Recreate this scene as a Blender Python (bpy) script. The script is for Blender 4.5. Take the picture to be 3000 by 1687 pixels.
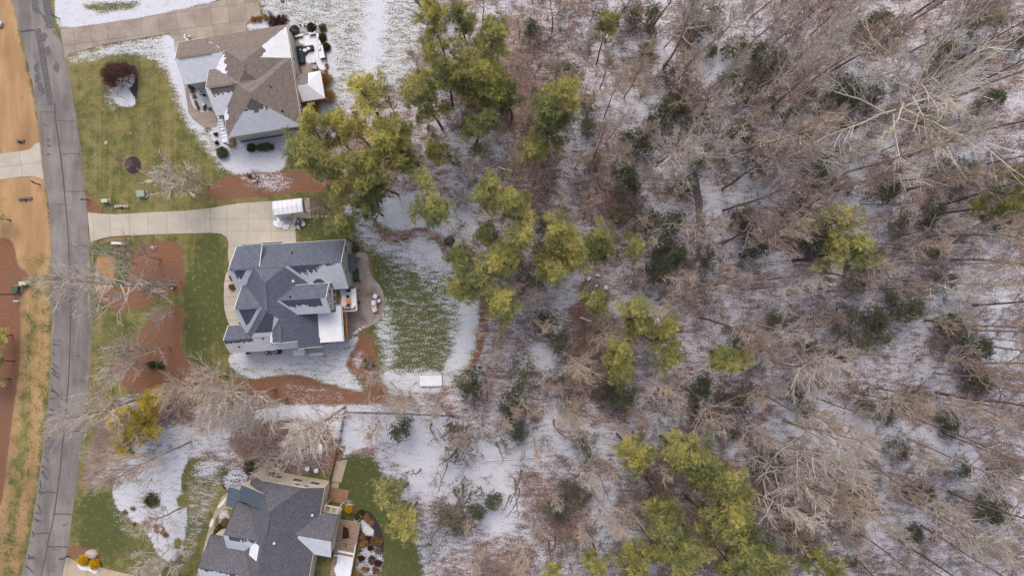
import bpy, math, random
import numpy as np
from mathutils import Vector, Matrix
R = math.radians
# ---------------------------------------------------------------- scene, camera, light
scn = bpy.context.scene
for o in list(bpy.data.objects): bpy.data.objects.remove(o)
COL = scn.collection
S, H, CX, CY = 0.055, 110.0, 1500.0, 843.5      # metres per photo pixel on the ground, camera height
cam = bpy.data.objects.new('camera', bpy.data.cameras.new('camera'))
COL.objects.link(cam)
cam.location = (0, 0, H); cam.rotation_euler = (0, 0, 0)
cam.data.sensor_width = 36; cam.data.lens = 24; cam.data.clip_end = 3000
scn.camera = cam
SUN_EL, SUN_AZ = R(52), R(100)                  # azimuth counter-clockwise from +x: light comes from the top of the picture
world = bpy.data.worlds.new('World'); scn.world = world; world.use_nodes = True
wn = world.node_tree.nodes; wl = world.node_tree.links
bg = wn['Background']
sky = wn.new('ShaderNodeTexSky'); sky.sky_type = 'NISHITA'; sky.sun_disc = False
sky.sun_elevation = SUN_EL; sky.sun_rotation = R(90) - SUN_AZ
sky.air_density = 1.0; sky.dust_density = 5.0; sky.ozone_density = 0.6
hs = wn.new('ShaderNodeHueSaturation'); hs.inputs['Saturation'].default_value = 0.74   # thin overcast
wl.new(sky.outputs[0], hs.inputs['Color']); wl.new(hs.outputs[0], bg.inputs[0]); bg.inputs[1].default_value = 0.15
sl = bpy.data.lights.new('sun', 'SUN'); sl.energy = 0.55; sl.angle = R(35); sl.color = (1, 0.97, 0.94)
sun = bpy.data.objects.new('sun', sl); COL.objects.link(sun); sun.location = (0, 60, 90)
d = Vector((math.cos(SUN_EL)*math.cos(SUN_AZ), math.cos(SUN_EL)*math.sin(SUN_AZ), math.sin(SUN_EL)))
sun.rotation_euler = d.to_track_quat('Z', 'Y').to_euler()
vs = scn.view_settings; vs.view_transform = 'Standard'; vs.look = 'None'; vs.gamma = 1; vs.exposure = 0.34
vs.use_curve_mapping = False
scn.render.resolution_x = 1024; scn.render.resolution_y = 575

def W(px, py, z=0.0):
    """photo pixel + height above ground -> point in the place"""
    f = S*(H - z)/H
    return Vector(((px - CX)*f, -(py - CY)*f, z))
def PX(x, y, z=0.0):
    f = S*(H - z)/H
    return (x/f + CX, -y/f + CY)

# ---------------------------------------------------------------- object helpers
def tag(o, label=None, cat=None, group=None, kind=None):
    if label: o['label'] = label
    if cat: o['category'] = cat
    if group: o['group'] = group
    if kind: o['kind'] = kind
    return o
def empty(name, loc, label=None, cat=None, group=None):
    o = bpy.data.objects.new(name, None); COL.objects.link(o)
    o.empty_display_size = 0.3
    o.location = loc
    return tag(o, label, cat, group)
def link(name, me, parent=None, loc=None):
    o = bpy.data.objects.new(name, me); COL.objects.link(o)
    if parent is not None: o.parent = parent
    if loc is not None: o.location = loc
    return o
def root_loc(o):
    v = Vector((0, 0, 0))
    while o is not None: v = v + o.location; o = o.parent
    return v
class MB:
    def __init__(s): s.v = []; s.f = []; s.m = []
    def add(s, vs_, fs_, mi=0):
        b = len(s.v); s.v.extend([tuple(p) for p in vs_]); s.f.extend([tuple(i + b for i in f) for f in fs_]); s.m.extend([mi]*len(fs_)); return s
    def box(s, c, size, rz=0.0, mi=0, taper=1.0, rx=0.0, ry=0.0):
        hx, hy, hz = size[0]/2, size[1]/2, size[2]/2
        vv = []
        rot = Matrix.Rotation(rz, 3, 'Z') @ Matrix.Rotation(ry, 3, 'Y') @ Matrix.Rotation(rx, 3, 'X')
        for k, t in ((-1, 1.0), (1, taper)):
            for i, j in ((-1, -1), (1, -1), (1, 1), (-1, 1)):
                vv.append(rot @ Vector((i*hx*t, j*hy*t, k*hz)) + Vector(c))
        return s.add(vv, [(3, 2, 1, 0), (4, 5, 6, 7), (0, 1, 5, 4), (1, 2, 6, 5), (2, 3, 7, 6), (3, 0, 4, 7)], mi)
    def rbox(s, c, size, r=0.06, rz=0.0, mi=0):
        """box with chamfered vertical and top edges"""
        hx, hy, hz = size[0]/2, size[1]/2, size[2]/2
        rot = Matrix.Rotation(rz, 3, 'Z')
        rings = []
        for z, ins in ((-hz, 0), (hz - r, 0), (hz, r)):
            ax, ay = hx - ins, hy - ins; q = r
            rings.append([(ax, -ay + q, z), (ax, ay - q, z), (ax - q, ay, z), (-ax + q, ay, z), (-ax, ay - q, z), (-ax, -ay + q, z), (-ax + q, -ay, z), (ax - q, -ay, z)])
        vv = [rot @ Vector(p) + Vector(c) for ring in rings for p in ring]
        fs = [tuple(range(7, -1, -1)), tuple(range(16, 24))]
        for k in range(2):
            for i in range(8):
                j = (i + 1) % 8; fs.append((k*8 + i, k*8 + j, k*8 + 8 + j, k*8 + 8 + i))
        return s.add(vv, fs, mi)
    def tube(s, pts, rad, n=8, mi=0, cap=True):
        pts = [Vector(p) for p in pts]; vv = []; fs = []
        a = None
        for i, p in enumerate(pts):
            dr = (pts[min(i + 1, len(pts) - 1)] - pts[max(i - 1, 0)])
            if dr.length < 1e-9: dr = Vector((0, 0, 1))
            dr.normalize()
            if a is None:
                a = dr.orthogonal().normalized()
            else:
                a = a - dr*a.dot(dr)
                a = a.normalized() if a.length > 1e-6 else dr.orthogonal().normalized()
            b = dr.cross(a); r = rad[i] if hasattr(rad, '__len__') else rad
            for k in range(n):
                t = 2*math.pi*k/n; vv.append(p + a*(r*math.cos(t)) + b*(r*math.sin(t)))
        for i in range(len(pts) - 1):
            for k in range(n):
                l = (k + 1) % n; fs.append((i*n + k, i*n + l, i*n + n + l, i*n + n + k))
        if cap and n > 3:
            fs.append(tuple(range(n - 1, -1, -1))); e = (len(pts) - 1)*n; fs.append(tuple(range(e, e + n)))
        return s.add(vv, fs, mi)
    def prism(s, poly, z0, z1, mi=0, top=True):
        n = len(poly)
        ar = sum(poly[i][0]*poly[(i + 1) % n][1] - poly[(i + 1) % n][0]*poly[i][1] for i in range(n))
        if ar < 0: poly = poly[::-1]
        vv = [(p[0], p[1], z0) for p in poly] + [(p[0], p[1], z1) for p in poly]
        fs = [tuple(range(n, 2*n))] if top else []
        for i in range(n):
            j = (i + 1) % n; fs.append((i, j, n + j, n + i))
        return s.add(vv, fs, mi)
    def ball(s, c, r, sc=(1, 1, 1), n=10, m=7, mi=0, jit=0.0, rng=None, half=False):
        vv = []; fs = []
        lo = 0 if half else -math.pi/2
        for i in range(m + 1):
            ph = lo + (math.pi/2 - lo)*i/m
            for k in range(n):
                t = 2*math.pi*k/n
                q = 1 + (rng.uniform(-jit, jit) if rng else 0)
                vv.append((c[0] + r*sc[0]*q*math.cos(ph)*math.cos(t), c[1] + r*sc[1]*q*math.cos(ph)*math.sin(t), c[2] + r*sc[2]*q*math.sin(ph)))
        for i in range(m):
            for k in range(n):
                l = (k + 1) % n; fs.append((i*n + k, i*n + l, i*n + n + l, i*n + n + k))
        return s.add(vv, fs, mi)
    def mesh(s, name, mats, off=(0, 0, 0), smooth=False):
        me = bpy.data.meshes.new(name)
        ox, oy, oz = off
        me.from_pydata([(a - ox, b - oy, c - oz) for a, b, c in s.v], [], s.f)
        if not isinstance(mats, (list, tuple)): mats = [mats]
        for m in mats: me.materials.append(m)
        if len(mats) > 1: me.polygons.foreach_set('material_index', s.m)
        if smooth: me.polygons.foreach_set('use_smooth', [True]*len(me.polygons))
        me.update()
        return me
    def build(s, name, mats, parent=None, smooth=False, loc=None):
        """vertices are in world space; the object sits at its own base (or at its parent)"""
        off = root_loc(parent) if parent is not None else Vector(loc if loc is not None else s.base())
        me = s.mesh(name, mats, off, smooth)
        return link(name, me, parent, None if parent is not None else off)
    def base(s):
        a = np.array(s.v); return (float(a[:, 0].mean()), float(a[:, 1].mean()), float(a[:, 2].min()))

# ---------------------------------------------------------------- materials
class NT:
    def __init__(s, name):
        s.m = bpy.data.materials.new(name); s.m.use_nodes = True; s.t = s.m.node_tree
        s.p = s.t.nodes['Principled BSDF']; s.p.inputs['Specular IOR Level'].default_value = 0.25
    def n(s, t, **k):
        x = s.t.nodes.new(t)
        for a, b in k.items(): setattr(x, a, b)
        return x
    def l(s, a, b): s.t.links.new(a, b)
    def pos(s, obj=False):
        if obj: return s.n('ShaderNodeTexCoord').outputs['Object']
        return s.n('ShaderNodeNewGeometry').outputs['Position']
    def noise(s, vec, scale, detail=4, rough=0.6, sc=None):
        if sc is not None:
            mp = s.n('ShaderNodeMapping'); mp.inputs['Scale'].default_value = sc; s.l(vec, mp.inputs[0]); vec = mp.outputs[0]
        x = s.n('ShaderNodeTexNoise'); s.l(vec, x.inputs['Vector'])
        x.inputs['Scale'].default_value = scale; x.inputs['Detail'].default_value = detail; x.inputs['Roughness'].default_value = rough
        return x.outputs['Fac']
    def mix(s, fac, a, b):
        x = s.n('ShaderNodeMix', data_type='RGBA')
        for i, v in ((0, fac), (6, a), (7, b)):
            if isinstance(v, (int, float)): x.inputs[i].default_value = v
            elif isinstance(v, (tuple, list)): x.inputs[i].default_value = (*v[:3], 1)
            else: s.l(v, x.inputs[i])
        return x.outputs[2]
    def math(s, op, a, b=0.0, c=None, clamp=False):
        x = s.n('ShaderNodeMath', operation=op, use_clamp=clamp)
        for i, v in enumerate((a, b) if c is None else (a, b, c)):
            if isinstance(v, (int, float)): x.inputs[i].default_value = v
            else: s.l(v, x.inputs[i])
        return x.outputs[0]
    def ramp(s, fac, a, b, lo=0.0, hi=1.0):
        x = s.n('ShaderNodeMapRange', interpolation_type='SMOOTHSTEP')
        s.l(fac, x.inputs[0])
        for i, v in ((1, a), (2, b), (3, lo), (4, hi)): x.inputs[i].default_value = v
        return x.outputs[0]
    def col(s, c): s.l(c, s.p.inputs['Base Color']); return s
    def rough(s, r): s.p.inputs['Roughness'].default_value = r; return s
    def bump(s, h, dist=0.02, strength=0.6):
        x = s.n('ShaderNodeBump'); x.inputs['Strength'].default_value = strength; x.inputs['Distance'].default_value = dist
        s.l(h, x.inputs['Height']); s.l(x.outputs[0], s.p.inputs['Normal']); return s
def simple(name, c, rough=0.7, var=0.25, scale=3.0, fine=40.0, obj=False, metal=0.0, spec=0.25, bump=0.0):
    k = NT(name); p = k.pos(obj)
    a = k.noise(p, scale, 4); b = k.noise(p, fine, 2)
    f = k.math('ADD', k.math('MULTIPLY', a, 0.65), k.math('MULTIPLY', b, 0.35))
    f = k.ramp(f, 0.3, 0.7)
    lo = tuple(x*(1 - var) for x in c); hi = tuple(min(1, x*(1 + var)) for x in c)
    k.col(k.mix(f, lo, hi)).rough(rough)
    k.p.inputs['Metallic'].default_value = metal; k.p.inputs['Specular IOR Level'].default_value = spec
    if bump: k.bump(b, bump)
    return k.m
M = {}
M['snow'] = simple('snow', (0.76, 0.765, 0.81), 0.8, 0.09, 1.1, 9, bump=0.03)
M['white'] = simple('white_paint', (0.78, 0.77, 0.76), 0.5, 0.04)
M['siding1'] = simple('sage_siding', (0.46, 0.47, 0.43), 0.7, 0.05)
M['siding2'] = simple('grey_siding', (0.55, 0.54, 0.49), 0.7, 0.05)
M['siding3'] = simple('cream_siding', (0.68, 0.60, 0.49), 0.7, 0.05)
M['glass'] = simple('window_glass', (0.05, 0.06, 0.08), 0.15, 0.2, spec=0.5)
M['black'] = simple('black_metal', (0.02, 0.02, 0.024), 0.5, 0.3)
M['charcoal'] = simple('charcoal_cover', (0.035, 0.042, 0.055), 0.7, 0.35)
M['bluegrey'] = simple('blue_grey_metal', (0.10, 0.13, 0.165), 0.45, 0.12)
M['navy'] = simple('navy_cover', (0.025, 0.04, 0.10), 0.6, 0.3)
M['wood'] = simple('tan_wood', (0.36, 0.20, 0.10), 0.8, 0.25)
M['deckgrey'] = simple('weathered_deck', (0.30, 0.215, 0.16), 0.85, 0.3)
M['orange'] = simple('orange_wood', (0.62, 0.22, 0.07), 0.6, 0.2)
M['decking'] = simple('deck_boards', (0.30, 0.17, 0.11), 0.8, 0.3)
M['stone'] = simple('stone', (0.42, 0.36, 0.32), 0.9, 0.3, 5, bump=0.03)
M['stone_dark'] = simple('dark_stone', (0.20, 0.16, 0.14), 0.9, 0.35, 6, bump=0.03)
M['palegreen'] = simple('pale_green_box', (0.45, 0.52, 0.33), 0.5, 0.08)
M['greygreen'] = simple('grey_green_box', (0.30, 0.36, 0.30), 0.5, 0.1)
M['darkgreen'] = simple('dark_green_box', (0.06, 0.11, 0.07), 0.5, 0.15)
M['greybox'] = simple('grey_metal', (0.33, 0.35, 0.38), 0.5, 0.1)
M['steel'] = simple('stainless_steel', (0.6, 0.6, 0.6), 0.3, 0.06, metal=0.6)
M['blue'] = simple('blue_mailbox', (0.04, 0.08, 0.16), 0.45, 0.2)
M['red'] = simple('brick_red', (0.30, 0.09, 0.06), 0.8, 0.3)
M['water'] = simple('creek_water', (0.10, 0.085, 0.085), 0.5, 0.4, spec=0.4)
M['tar'] = simple('crack_sealant', (0.085, 0.08, 0.088), 0.8, 0.3)
M['wet'] = simple('wet_asphalt', (0.125, 0.115, 0.12), 0.7, 0.35)

def shingle(name, c, ang):
    k = NT(name); p = k.pos()
    mp = k.n('ShaderNodeMapping'); mp.inputs['Rotation'].default_value = (0, 0, -ang); k.l(p, mp.inputs[0])
    br = k.n('ShaderNodeTexVoronoi'); br.inputs['Scale'].default_value = 5.5; k.l(mp.outputs[0], br.inputs[0])
    b2 = k.noise(mp.outputs[0], 7, 3)
    big = k.noise(p, 0.35, 3)
    sp = k.n('ShaderNodeSeparateColor'); k.l(br.outputs['Color'], sp.inputs[0])
    f = k.math('ADD', k.math('MULTIPLY', sp.outputs[0], 0.5), k.math('MULTIPLY', b2, 0.5))
    f = k.ramp(k.math('ADD', f, k.math('MULTIPLY', k.math('SUBTRACT', big, 0.5), 0.25)), 0.15, 0.9)
    k.col(k.mix(f, tuple(x*0.74 for x in c), tuple(x*1.24 for x in c))).rough(0.9)
    k.bump(b2, 0.02, 0.4)
    return k.m
M['roof1'] = shingle('brown_shingles', (0.195, 0.160, 0.145), R(9.17))
M['roof2'] = shingle('slate_grey_shingles', (0.118, 0.130, 0.172), R(3.65))
M['roof3'] = shingle('charcoal_shingles', (0.128, 0.123, 0.143), R(-10))

def concrete(name, c, stain):
    k = NT(name); p = k.pos()
    a = k.noise(p, 0.35, 4, 0.65); b = k.noise(p, 6, 4); g = k.noise(p, 60, 2)
    oi = k.n('ShaderNodeObjectInfo')
    f = k.math('ADD', k.math('MULTIPLY', a, 0.6), k.math('MULTIPLY', b, 0.4))
    f = k.math('ADD', f, k.math('MULTIPLY', k.math('SUBTRACT', oi.outputs['Random'], 0.5), 0.08))
    cc = k.mix(k.ramp(f, 0.36, 0.66), stain, c)
    cc = k.mix(k.math('MULTIPLY', k.ramp(g, 0.45, 0.75), 0.18), cc, tuple(x*0.6 for x in c))
    k.col(cc).rough(0.85)
    return k.m
M['conc1'] = concrete('weathered_concrete', (0.40, 0.335, 0.285), (0.27, 0.215, 0.18))
M['conc2'] = concrete('pale_concrete', (0.52, 0.47, 0.395), (0.42, 0.375, 0.325))
M['conc3'] = concrete('tan_concrete', (0.52, 0.42, 0.32), (0.38, 0.30, 0.22))
M['patio'] = concrete('brown_patio', (0.42, 0.355, 0.325), (0.16, 0.13, 0.125))

def asphalt():
    k = NT('worn_asphalt'); p = k.pos()
    a = k.noise(p, 0.5, 4, 0.6, sc=(1, 0.12, 1)); b = k.noise(p, 0.22, 3); g = k.noise(p, 9, 4, 0.7)
    f = k.math('ADD', k.math('MULTIPLY', a, 0.6), k.math('MULTIPLY', b, 0.4))
    c = k.mix(k.ramp(f, 0.35, 0.65), (0.155, 0.138, 0.132), (0.29, 0.258, 0.243))
    c = k.mix(k.math('MULTIPLY', k.ramp(g, 0.45, 0.7), 0.5), c, (0.13, 0.118, 0.12))
    vo = k.n('ShaderNodeTexVoronoi', feature='DISTANCE_TO_EDGE'); vo.inputs['Scale'].default_value = 1.3; k.l(p, vo.inputs[0])
    cr = k.math('MULTIPLY', k.ramp(vo.outputs['Distance'], 0.0, 0.03, 1, 0), k.ramp(k.noise(p, 0.16, 3), 0.5, 0.62))
    c = k.mix(k.math('MULTIPLY', cr, 0.7), c, (0.08, 0.07, 0.078))
    k.col(c).rough(0.9); k.bump(g, 0.01, 0.3)
    return k.m
M['asphalt'] = asphalt()

def bark(name, c, c2, rand=0.3):
    k = NT(name); p = k.pos(True)
    a = k.noise(p, 4, 4, 0.65); oi = k.n('ShaderNodeObjectInfo')
    f = k.math('ADD', k.ramp(a, 0.3, 0.7), k.math('MULTIPLY', k.math('SUBTRACT', oi.outputs['Random'], 0.5), rand*2), clamp=True)
    k.col(k.mix(f, c, c2)).rough(0.9)
    return k.m
M['bark_grey'] = bark('grey_bark', (0.25, 0.205, 0.175), (0.48, 0.41, 0.35))
M['bark_brown'] = bark('brown_bark', (0.15, 0.11, 0.09), (0.27, 0.205, 0.17))
M['bark_pine'] = bark('pine_bark', (0.075, 0.05, 0.045), (0.16, 0.11, 0.095))
M['bark_white'] = bark('white_bark', (0.48, 0.42, 0.335), (0.72, 0.66, 0.56))
M['twig_pale'] = bark('pale_twigs', (0.50, 0.435, 0.385), (0.78, 0.70, 0.63), 0.2)
M['twig_tan'] = bark('tan_twigs', (0.44, 0.345, 0.275), (0.67, 0.545, 0.45), 0.2)
M['twig_brown'] = bark('brown_twigs', (0.32, 0.245, 0.215), (0.54, 0.43, 0.38), 0.2)
M['twig_grey'] = bark('grey_twigs', (0.46, 0.40, 0.35), (0.72, 0.64, 0.57), 0.2)
M['brush'] = bark('brush_twigs', (0.20, 0.165, 0.145), (0.37, 0.315, 0.28), 0.2)
M['twig_dark'] = bark('dark_twigs', (0.085, 0.05, 0.045), (0.17, 0.10, 0.085), 0.2)

def needles(name, a, b, c):
    k = NT(name); at = k.n('ShaderNodeAttribute', attribute_name='tone'); oi = k.n('ShaderNodeObjectInfo')
    f = k.math('ADD', at.outputs['Fac'], k.math('MULTIPLY', k.math('SUBTRACT', oi.outputs['Random'], 0.5), 0.5), clamp=True)
    c1 = k.mix(k.ramp(f, 0.0, 0.5), a, b); c2 = k.mix(k.ramp(f, 0.5, 1.0), c1, c)
    k.col(c2).rough(0.65)
    tr = k.n('ShaderNodeBsdfTranslucent'); k.l(c2, tr.inputs[0]); mx = k.n('ShaderNodeMixShader'); mx.inputs[0].default_value = 0.38
    k.l(k.p.outputs[0], mx.inputs[1]); k.l(tr.outputs[0], mx.inputs[2]); k.l(mx.outputs[0], k.t.nodes['Material Output'].inputs[0])
    return k.m
M['pine'] = needles('pine_needles', (0.19, 0.22, 0.11), (0.40, 0.395, 0.16), (0.74, 0.65, 0.22))
M['pine_yellow'] = needles('yellow_pine_needles', (0.32, 0.30, 0.08), (0.64, 0.52, 0.10), (0.90, 0.70, 0.12))
M['evergreen'] = needles('evergreen_leaves', (0.085, 0.105, 0.068), (0.16, 0.18, 0.11), (0.28, 0.275, 0.165))
M['olive'] = needles('olive_leaves', (0.12, 0.12, 0.085), (0.215, 0.20, 0.13), (0.33, 0.295, 0.19))
M['boxwood'] = needles('boxwood_leaves', (0.05, 0.06, 0.03), (0.10, 0.11, 0.045), (0.19, 0.18, 0.06))
M['golden'] = needles('golden_leaves', (0.55, 0.33, 0.01), (0.75, 0.48, 0.015), (0.85, 0.60, 0.03))
M['drygrass'] = needles('dry_grass', (0.24, 0.12, 0.05), (0.42, 0.25, 0.10), (0.58, 0.40, 0.18))
M['maple'] = needles('maple_twigs', (0.06, 0.028, 0.025), (0.12, 0.055, 0.045), (0.19, 0.10, 0.08))

def ground_mat():
    k = NT('ground'); p = k.pos()
    m1 = k.n('ShaderNodeAttribute', attribute_name='m1'); m2 = k.n('ShaderNodeAttribute', attribute_name='m2')
    s1 = k.n('ShaderNodeSeparateColor'); k.l(m1.outputs['Color'], s1.inputs[0])
    s2 = k.n('ShaderNodeSeparateColor'); k.l(m2.outputs['Color'], s2.inputs[0])
    snow, litter, straw, tan = s1.outputs[0], s1.outputs[1], s1.outputs[2], m1.outputs['Alpha']
    mulch, lush, edge = s2.outputs[0], s2.outputs[1], s2.outputs[2]
    nA = k.noise(p, 0.12, 3); nB = k.noise(p, 0.55, 4); nC = k.noise(p, 3.2, 4, 0.65); nD = k.noise(p, 11, 3, 0.7); nE = k.noise(p, 30, 2, 0.7)
    # lawn
    g = k.math('ADD', k.math('MULTIPLY', nA, 0.35), k.math('ADD', k.math('MULTIPLY', nB, 0.35), k.math('MULTIPLY', nC, 0.3)))
    g = k.math('ADD', g, k.math('MULTIPLY', k.math('SUBTRACT', k.noise(p, 1.0, 2, 0.5, sc=(1.6, 0.06, 1)), 0.5), 0.14))
    g = k.math('SUBTRACT', g, k.math('MULTIPLY', k.math('SUBTRACT', lush, 0.5), 0.62))
    lawn = k.mix(k.ramp(g, 0.40, 0.60), (0.085, 0.098, 0.032), (0.265, 0.22, 0.083))
    lawn = k.mix(k.math('MULTIPLY', k.ramp(nD, 0.45, 0.65), 0.55), lawn, (0.075, 0.075, 0.028))
    lawn = k.mix(k.math('MULTIPLY', k.ramp(k.noise(p, 1.3, 5, 0.75), 0.52, 0.68), 0.5), lawn, (0.30, 0.235, 0.105))
    lawn = k.mix(k.ramp(k.noise(p, 2.3, 1, 0.5), 0.745, 0.76), lawn, (0.45, 0.38, 0.25))
    # dormant tan grass
    tn = k.math('ADD', k.math('MULTIPLY', k.noise(p, 0.3, 4, 0.6, sc=(1, 0.25, 1)), 0.55), k.math('MULTIPLY', nD, 0.45))
    tg = k.mix(k.ramp(tn, 0.35, 0.65), (0.28, 0.165, 0.083), (0.52, 0.325, 0.165))
    tf = k.ramp(k.math('ADD', tan, k.math('MULTIPLY', k.math('SUBTRACT', k.math('ADD', nB, nC), 1.0), 0.8)), 0.3, 0.7)
    c = k.mix(tf, lawn, tg)
    # forest litter
    vo = k.n('ShaderNodeTexVoronoi'); vo.inputs['Scale'].default_value = 5.5; k.l(p, vo.inputs[0])
    vs_ = k.n('ShaderNodeSeparateColor'); k.l(vo.outputs['Color'], vs_.inputs[0])
    lf = k.math('ADD', k.math('MULTIPLY', vs_.outputs[0], 0.45), k.math('ADD', k.math('MULTIPLY', nC, 0.35), k.math('MULTIPLY', nB, 0.3)))
    lt = k.mix(k.ramp(lf, 0.25, 0.85), (0.10, 0.063, 0.052), (0.33, 0.235, 0.20))
    lt = k.mix(k.math('MULTIPLY', k.ramp(nA, 0.45, 0.65), 0.45), lt, (0.20, 0.088, 0.06))
    ltf = k.ramp(k.math('ADD', litter, k.math('MULTIPLY', k.math('SUBTRACT', nC, 0.5), 0.7)), 0.35, 0.65)
    c = k.mix(ltf, c, lt)
    # pine straw beds
    st = k.mix(k.ramp(k.math('ADD', k.math('MULTIPLY', nC, 0.5), k.math('MULTIPLY', nD, 0.5)), 0.3, 0.7), (0.13, 0.062, 0.038), (0.315, 0.152, 0.088))
    st = k.mix(k.math('MULTIPLY', k.ramp(k.math('ADD', k.math('MULTIPLY', nA, 0.5), k.math('MULTIPLY', nB, 0.5)), 0.45, 0.62), 0.7), st, (0.20, 0.115, 0.08))
    sf = k.ramp(k.math('ADD', straw, k.math('MULTIPLY', k.math('SUBTRACT', nC, 0.5), 0.34)), 0.46, 0.54)
    c = k.mix(sf, c, st)
    # dark mulch
    mu = k.mix(k.ramp(nD, 0.35, 0.65), (0.022, 0.018, 0.022), (0.075, 0.055, 0.06))
    mf = k.ramp(k.math('ADD', mulch, k.math('MULTIPLY', k.math('SUBTRACT', nD, 0.5), 0.05)), 0.488, 0.512)
    c = k.mix(mf, c, mu)
    # snow, streaked by wind
    dg = k.n('ShaderNodeMapping'); dg.inputs['Rotation'].default_value = (0, 0, R(28)); dg.inputs['Scale'].default_value = (0.45, 1.5, 1); k.l(p, dg.inputs[0])
    big = k.math('MULTIPLY', k.math('SUBTRACT', k.math('ADD', k.math('MULTIPLY', k.noise(p, 0.16, 4, 0.6), 0.6), k.math('MULTIPLY', nB, 0.4)), 0.5), k.math('MULTIPLY', litter, 2.3))
    grn = k.math('SUBTRACT', k.math('ADD', k.math('MULTIPLY', k.noise(dg.outputs[0], 1.0, 6, 0.8), 0.55), k.math('MULTIPLY', k.noise(p, 4.5, 5, 0.85), 0.8)), 0.675)
    sn = k.math('ADD', snow, k.math('ADD', big, k.math('MULTIPLY', grn, 3.9)))
    wide = k.n('ShaderNodeMix', data_type='FLOAT'); k.l(litter, wide.inputs[0]); k.l(k.ramp(sn, 0.32, 0.70), wide.inputs[2]); k.l(k.ramp(sn, 0.26, 0.82), wide.inputs[3])
    sk = k.math('MULTIPLY', wide.outputs[0], k.ramp(snow, 0.03, 0.14))
    sc = k.mix(k.ramp(nC, 0.3, 0.7), (0.57, 0.575, 0.65), (0.68, 0.685, 0.75))
    c = k.mix(k.math('MULTIPLY', sk, 0.95), c, sc)
    k.col(c).rough(0.9)
    k.bump(k.math('ADD', k.math('MULTIPLY', nD, 0.6), k.math('MULTIPLY', sk, 0.5)), 0.05, 0.5)
    return k.m
M['ground'] = ground_mat()
# ---------------------------------------------------------------- ground sheet with region masks
def axis(half, step, outer):
    a = np.arange(-half, half + step/2, step)
    o = np.array(outer)
    return np.concatenate([-o[::-1], a, o])
gx = axis(87.0, 0.3, [92, 100, 115, 140, 190, 280, 450, 800]); gy = axis(50.1, 0.3, [54, 60, 72, 95, 140, 220, 400, 800])
GX, GY = np.meshgrid(gx, gy); GX = GX.ravel(); GY = GY.ravel(); NG = GX.size
PXg = GX/S + CX; PYg = -GY/S + CY
def sdf(poly, feather_m=2.0):
    """signed distance in metres, positive inside, only near the polygon; returns (index, distance)"""
    P = np.array(poly, float); mg = feather_m/S + 4
    idx = np.nonzero((PXg > P[:, 0].min() - mg) & (PXg < P[:, 0].max() + mg) & (PYg > P[:, 1].min() - mg) & (PYg < P[:, 1].max() + mg))[0]
    x = PXg[idx]; y = PYg[idx]; dmin = np.full(x.size, 1e9); ins = np.zeros(x.size, bool)
    for i in range(len(P)):
        a = P[i]; b = P[(i + 1) % len(P)]; e = b - a; L = max(1e-9, e @ e)
        t = np.clip(((x - a[0])*e[0] + (y - a[1])*e[1])/L, 0, 1)
        dmin = np.minimum(dmin, (x - a[0] - t*e[0])**2 + (y - a[1] - t*e[1])**2)
        c = (a[1] > y) != (b[1] > y)
        with np.errstate(divide='ignore', invalid='ignore'):
            xi = (b[0] - a[0])*(y - a[1])/(b[1] - a[1]) + a[0]
        ins ^= c & (x < xi)
    dist = np.sqrt(dmin)*S
    return idx, np.where(ins, dist, -dist)
def smooth_poly(poly, it=2):
    P = [tuple(map(float, p)) for p in poly]
    for _ in range(it):
        Q = []
        for i in range(len(P)):
            a = P[i]; b = P[(i + 1) % len(P)]
            Q += [(0.75*a[0] + 0.25*b[0], 0.75*a[1] + 0.25*b[1]), (0.25*a[0] + 0.75*b[0], 0.25*a[1] + 0.75*b[1])]
        P = Q
    return P
SNOW = np.zeros(NG); LIT = np.zeros(NG); TAN = np.zeros(NG); STRAW = np.full(NG, -2.0); MULCH = np.full(NG, -2.0); LUSH = np.full(NG, 0.5)
def paint(arr, poly, val, f=1.0, smooth=True):
    i, dd = sdf(smooth_poly(poly) if smooth else poly, f)
    w = np.clip(dd/f + 0.5, 0, 1); w = w*w*(3 - 2*w)
    arr[i] = arr[i]*(1 - w) + val*w
def paint_sdf(arr, poly):
    i, dd = sdf(smooth_poly(poly), 2.0); arr[i] = np.maximum(arr[i], np.clip(dd, -2, 2))
def ell(cx, cy, rx, ry, n=18, rot=0.0):
    return [(cx + rx*math.cos(t)*math.cos(rot) - ry*math.sin(t)*math.sin(rot), cy + rx*math.cos(t)*math.sin(rot) + ry*math.sin(t)*math.cos(rot)) for t in [2*math.pi*k/n for k in range(n)]]

FOREST = [(1250, -900), (1240, 0), (1235, 150), (1180, 250), (1020, 310), (920, 370), (850, 430), (900, 500), (985, 560), (1060, 600), (1130, 620), (1250, 690), (1330, 700), (1400, 780), (1425, 880), (1420, 980), (1380, 1080), (1300, 1140), (1140, 1160),
          (1060, 1190), (850, 1190), (640, 1180), (500, 1170), (380, 1155), (310, 1190), (285, 1250), (258, 1330), (232, 1425), (320, 1410), (420, 1360), (540, 1340), (640, 1345), (690, 1385), (960, 1390), (1000, 1330), (1090, 1325), (1130, 1380), (1200, 1480), (1240, 1570), (1262, 1687), (1290, 2600), (4300, 2600), (4300, -900)]
paint(LIT, FOREST, 1.0, 3.0)
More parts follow.
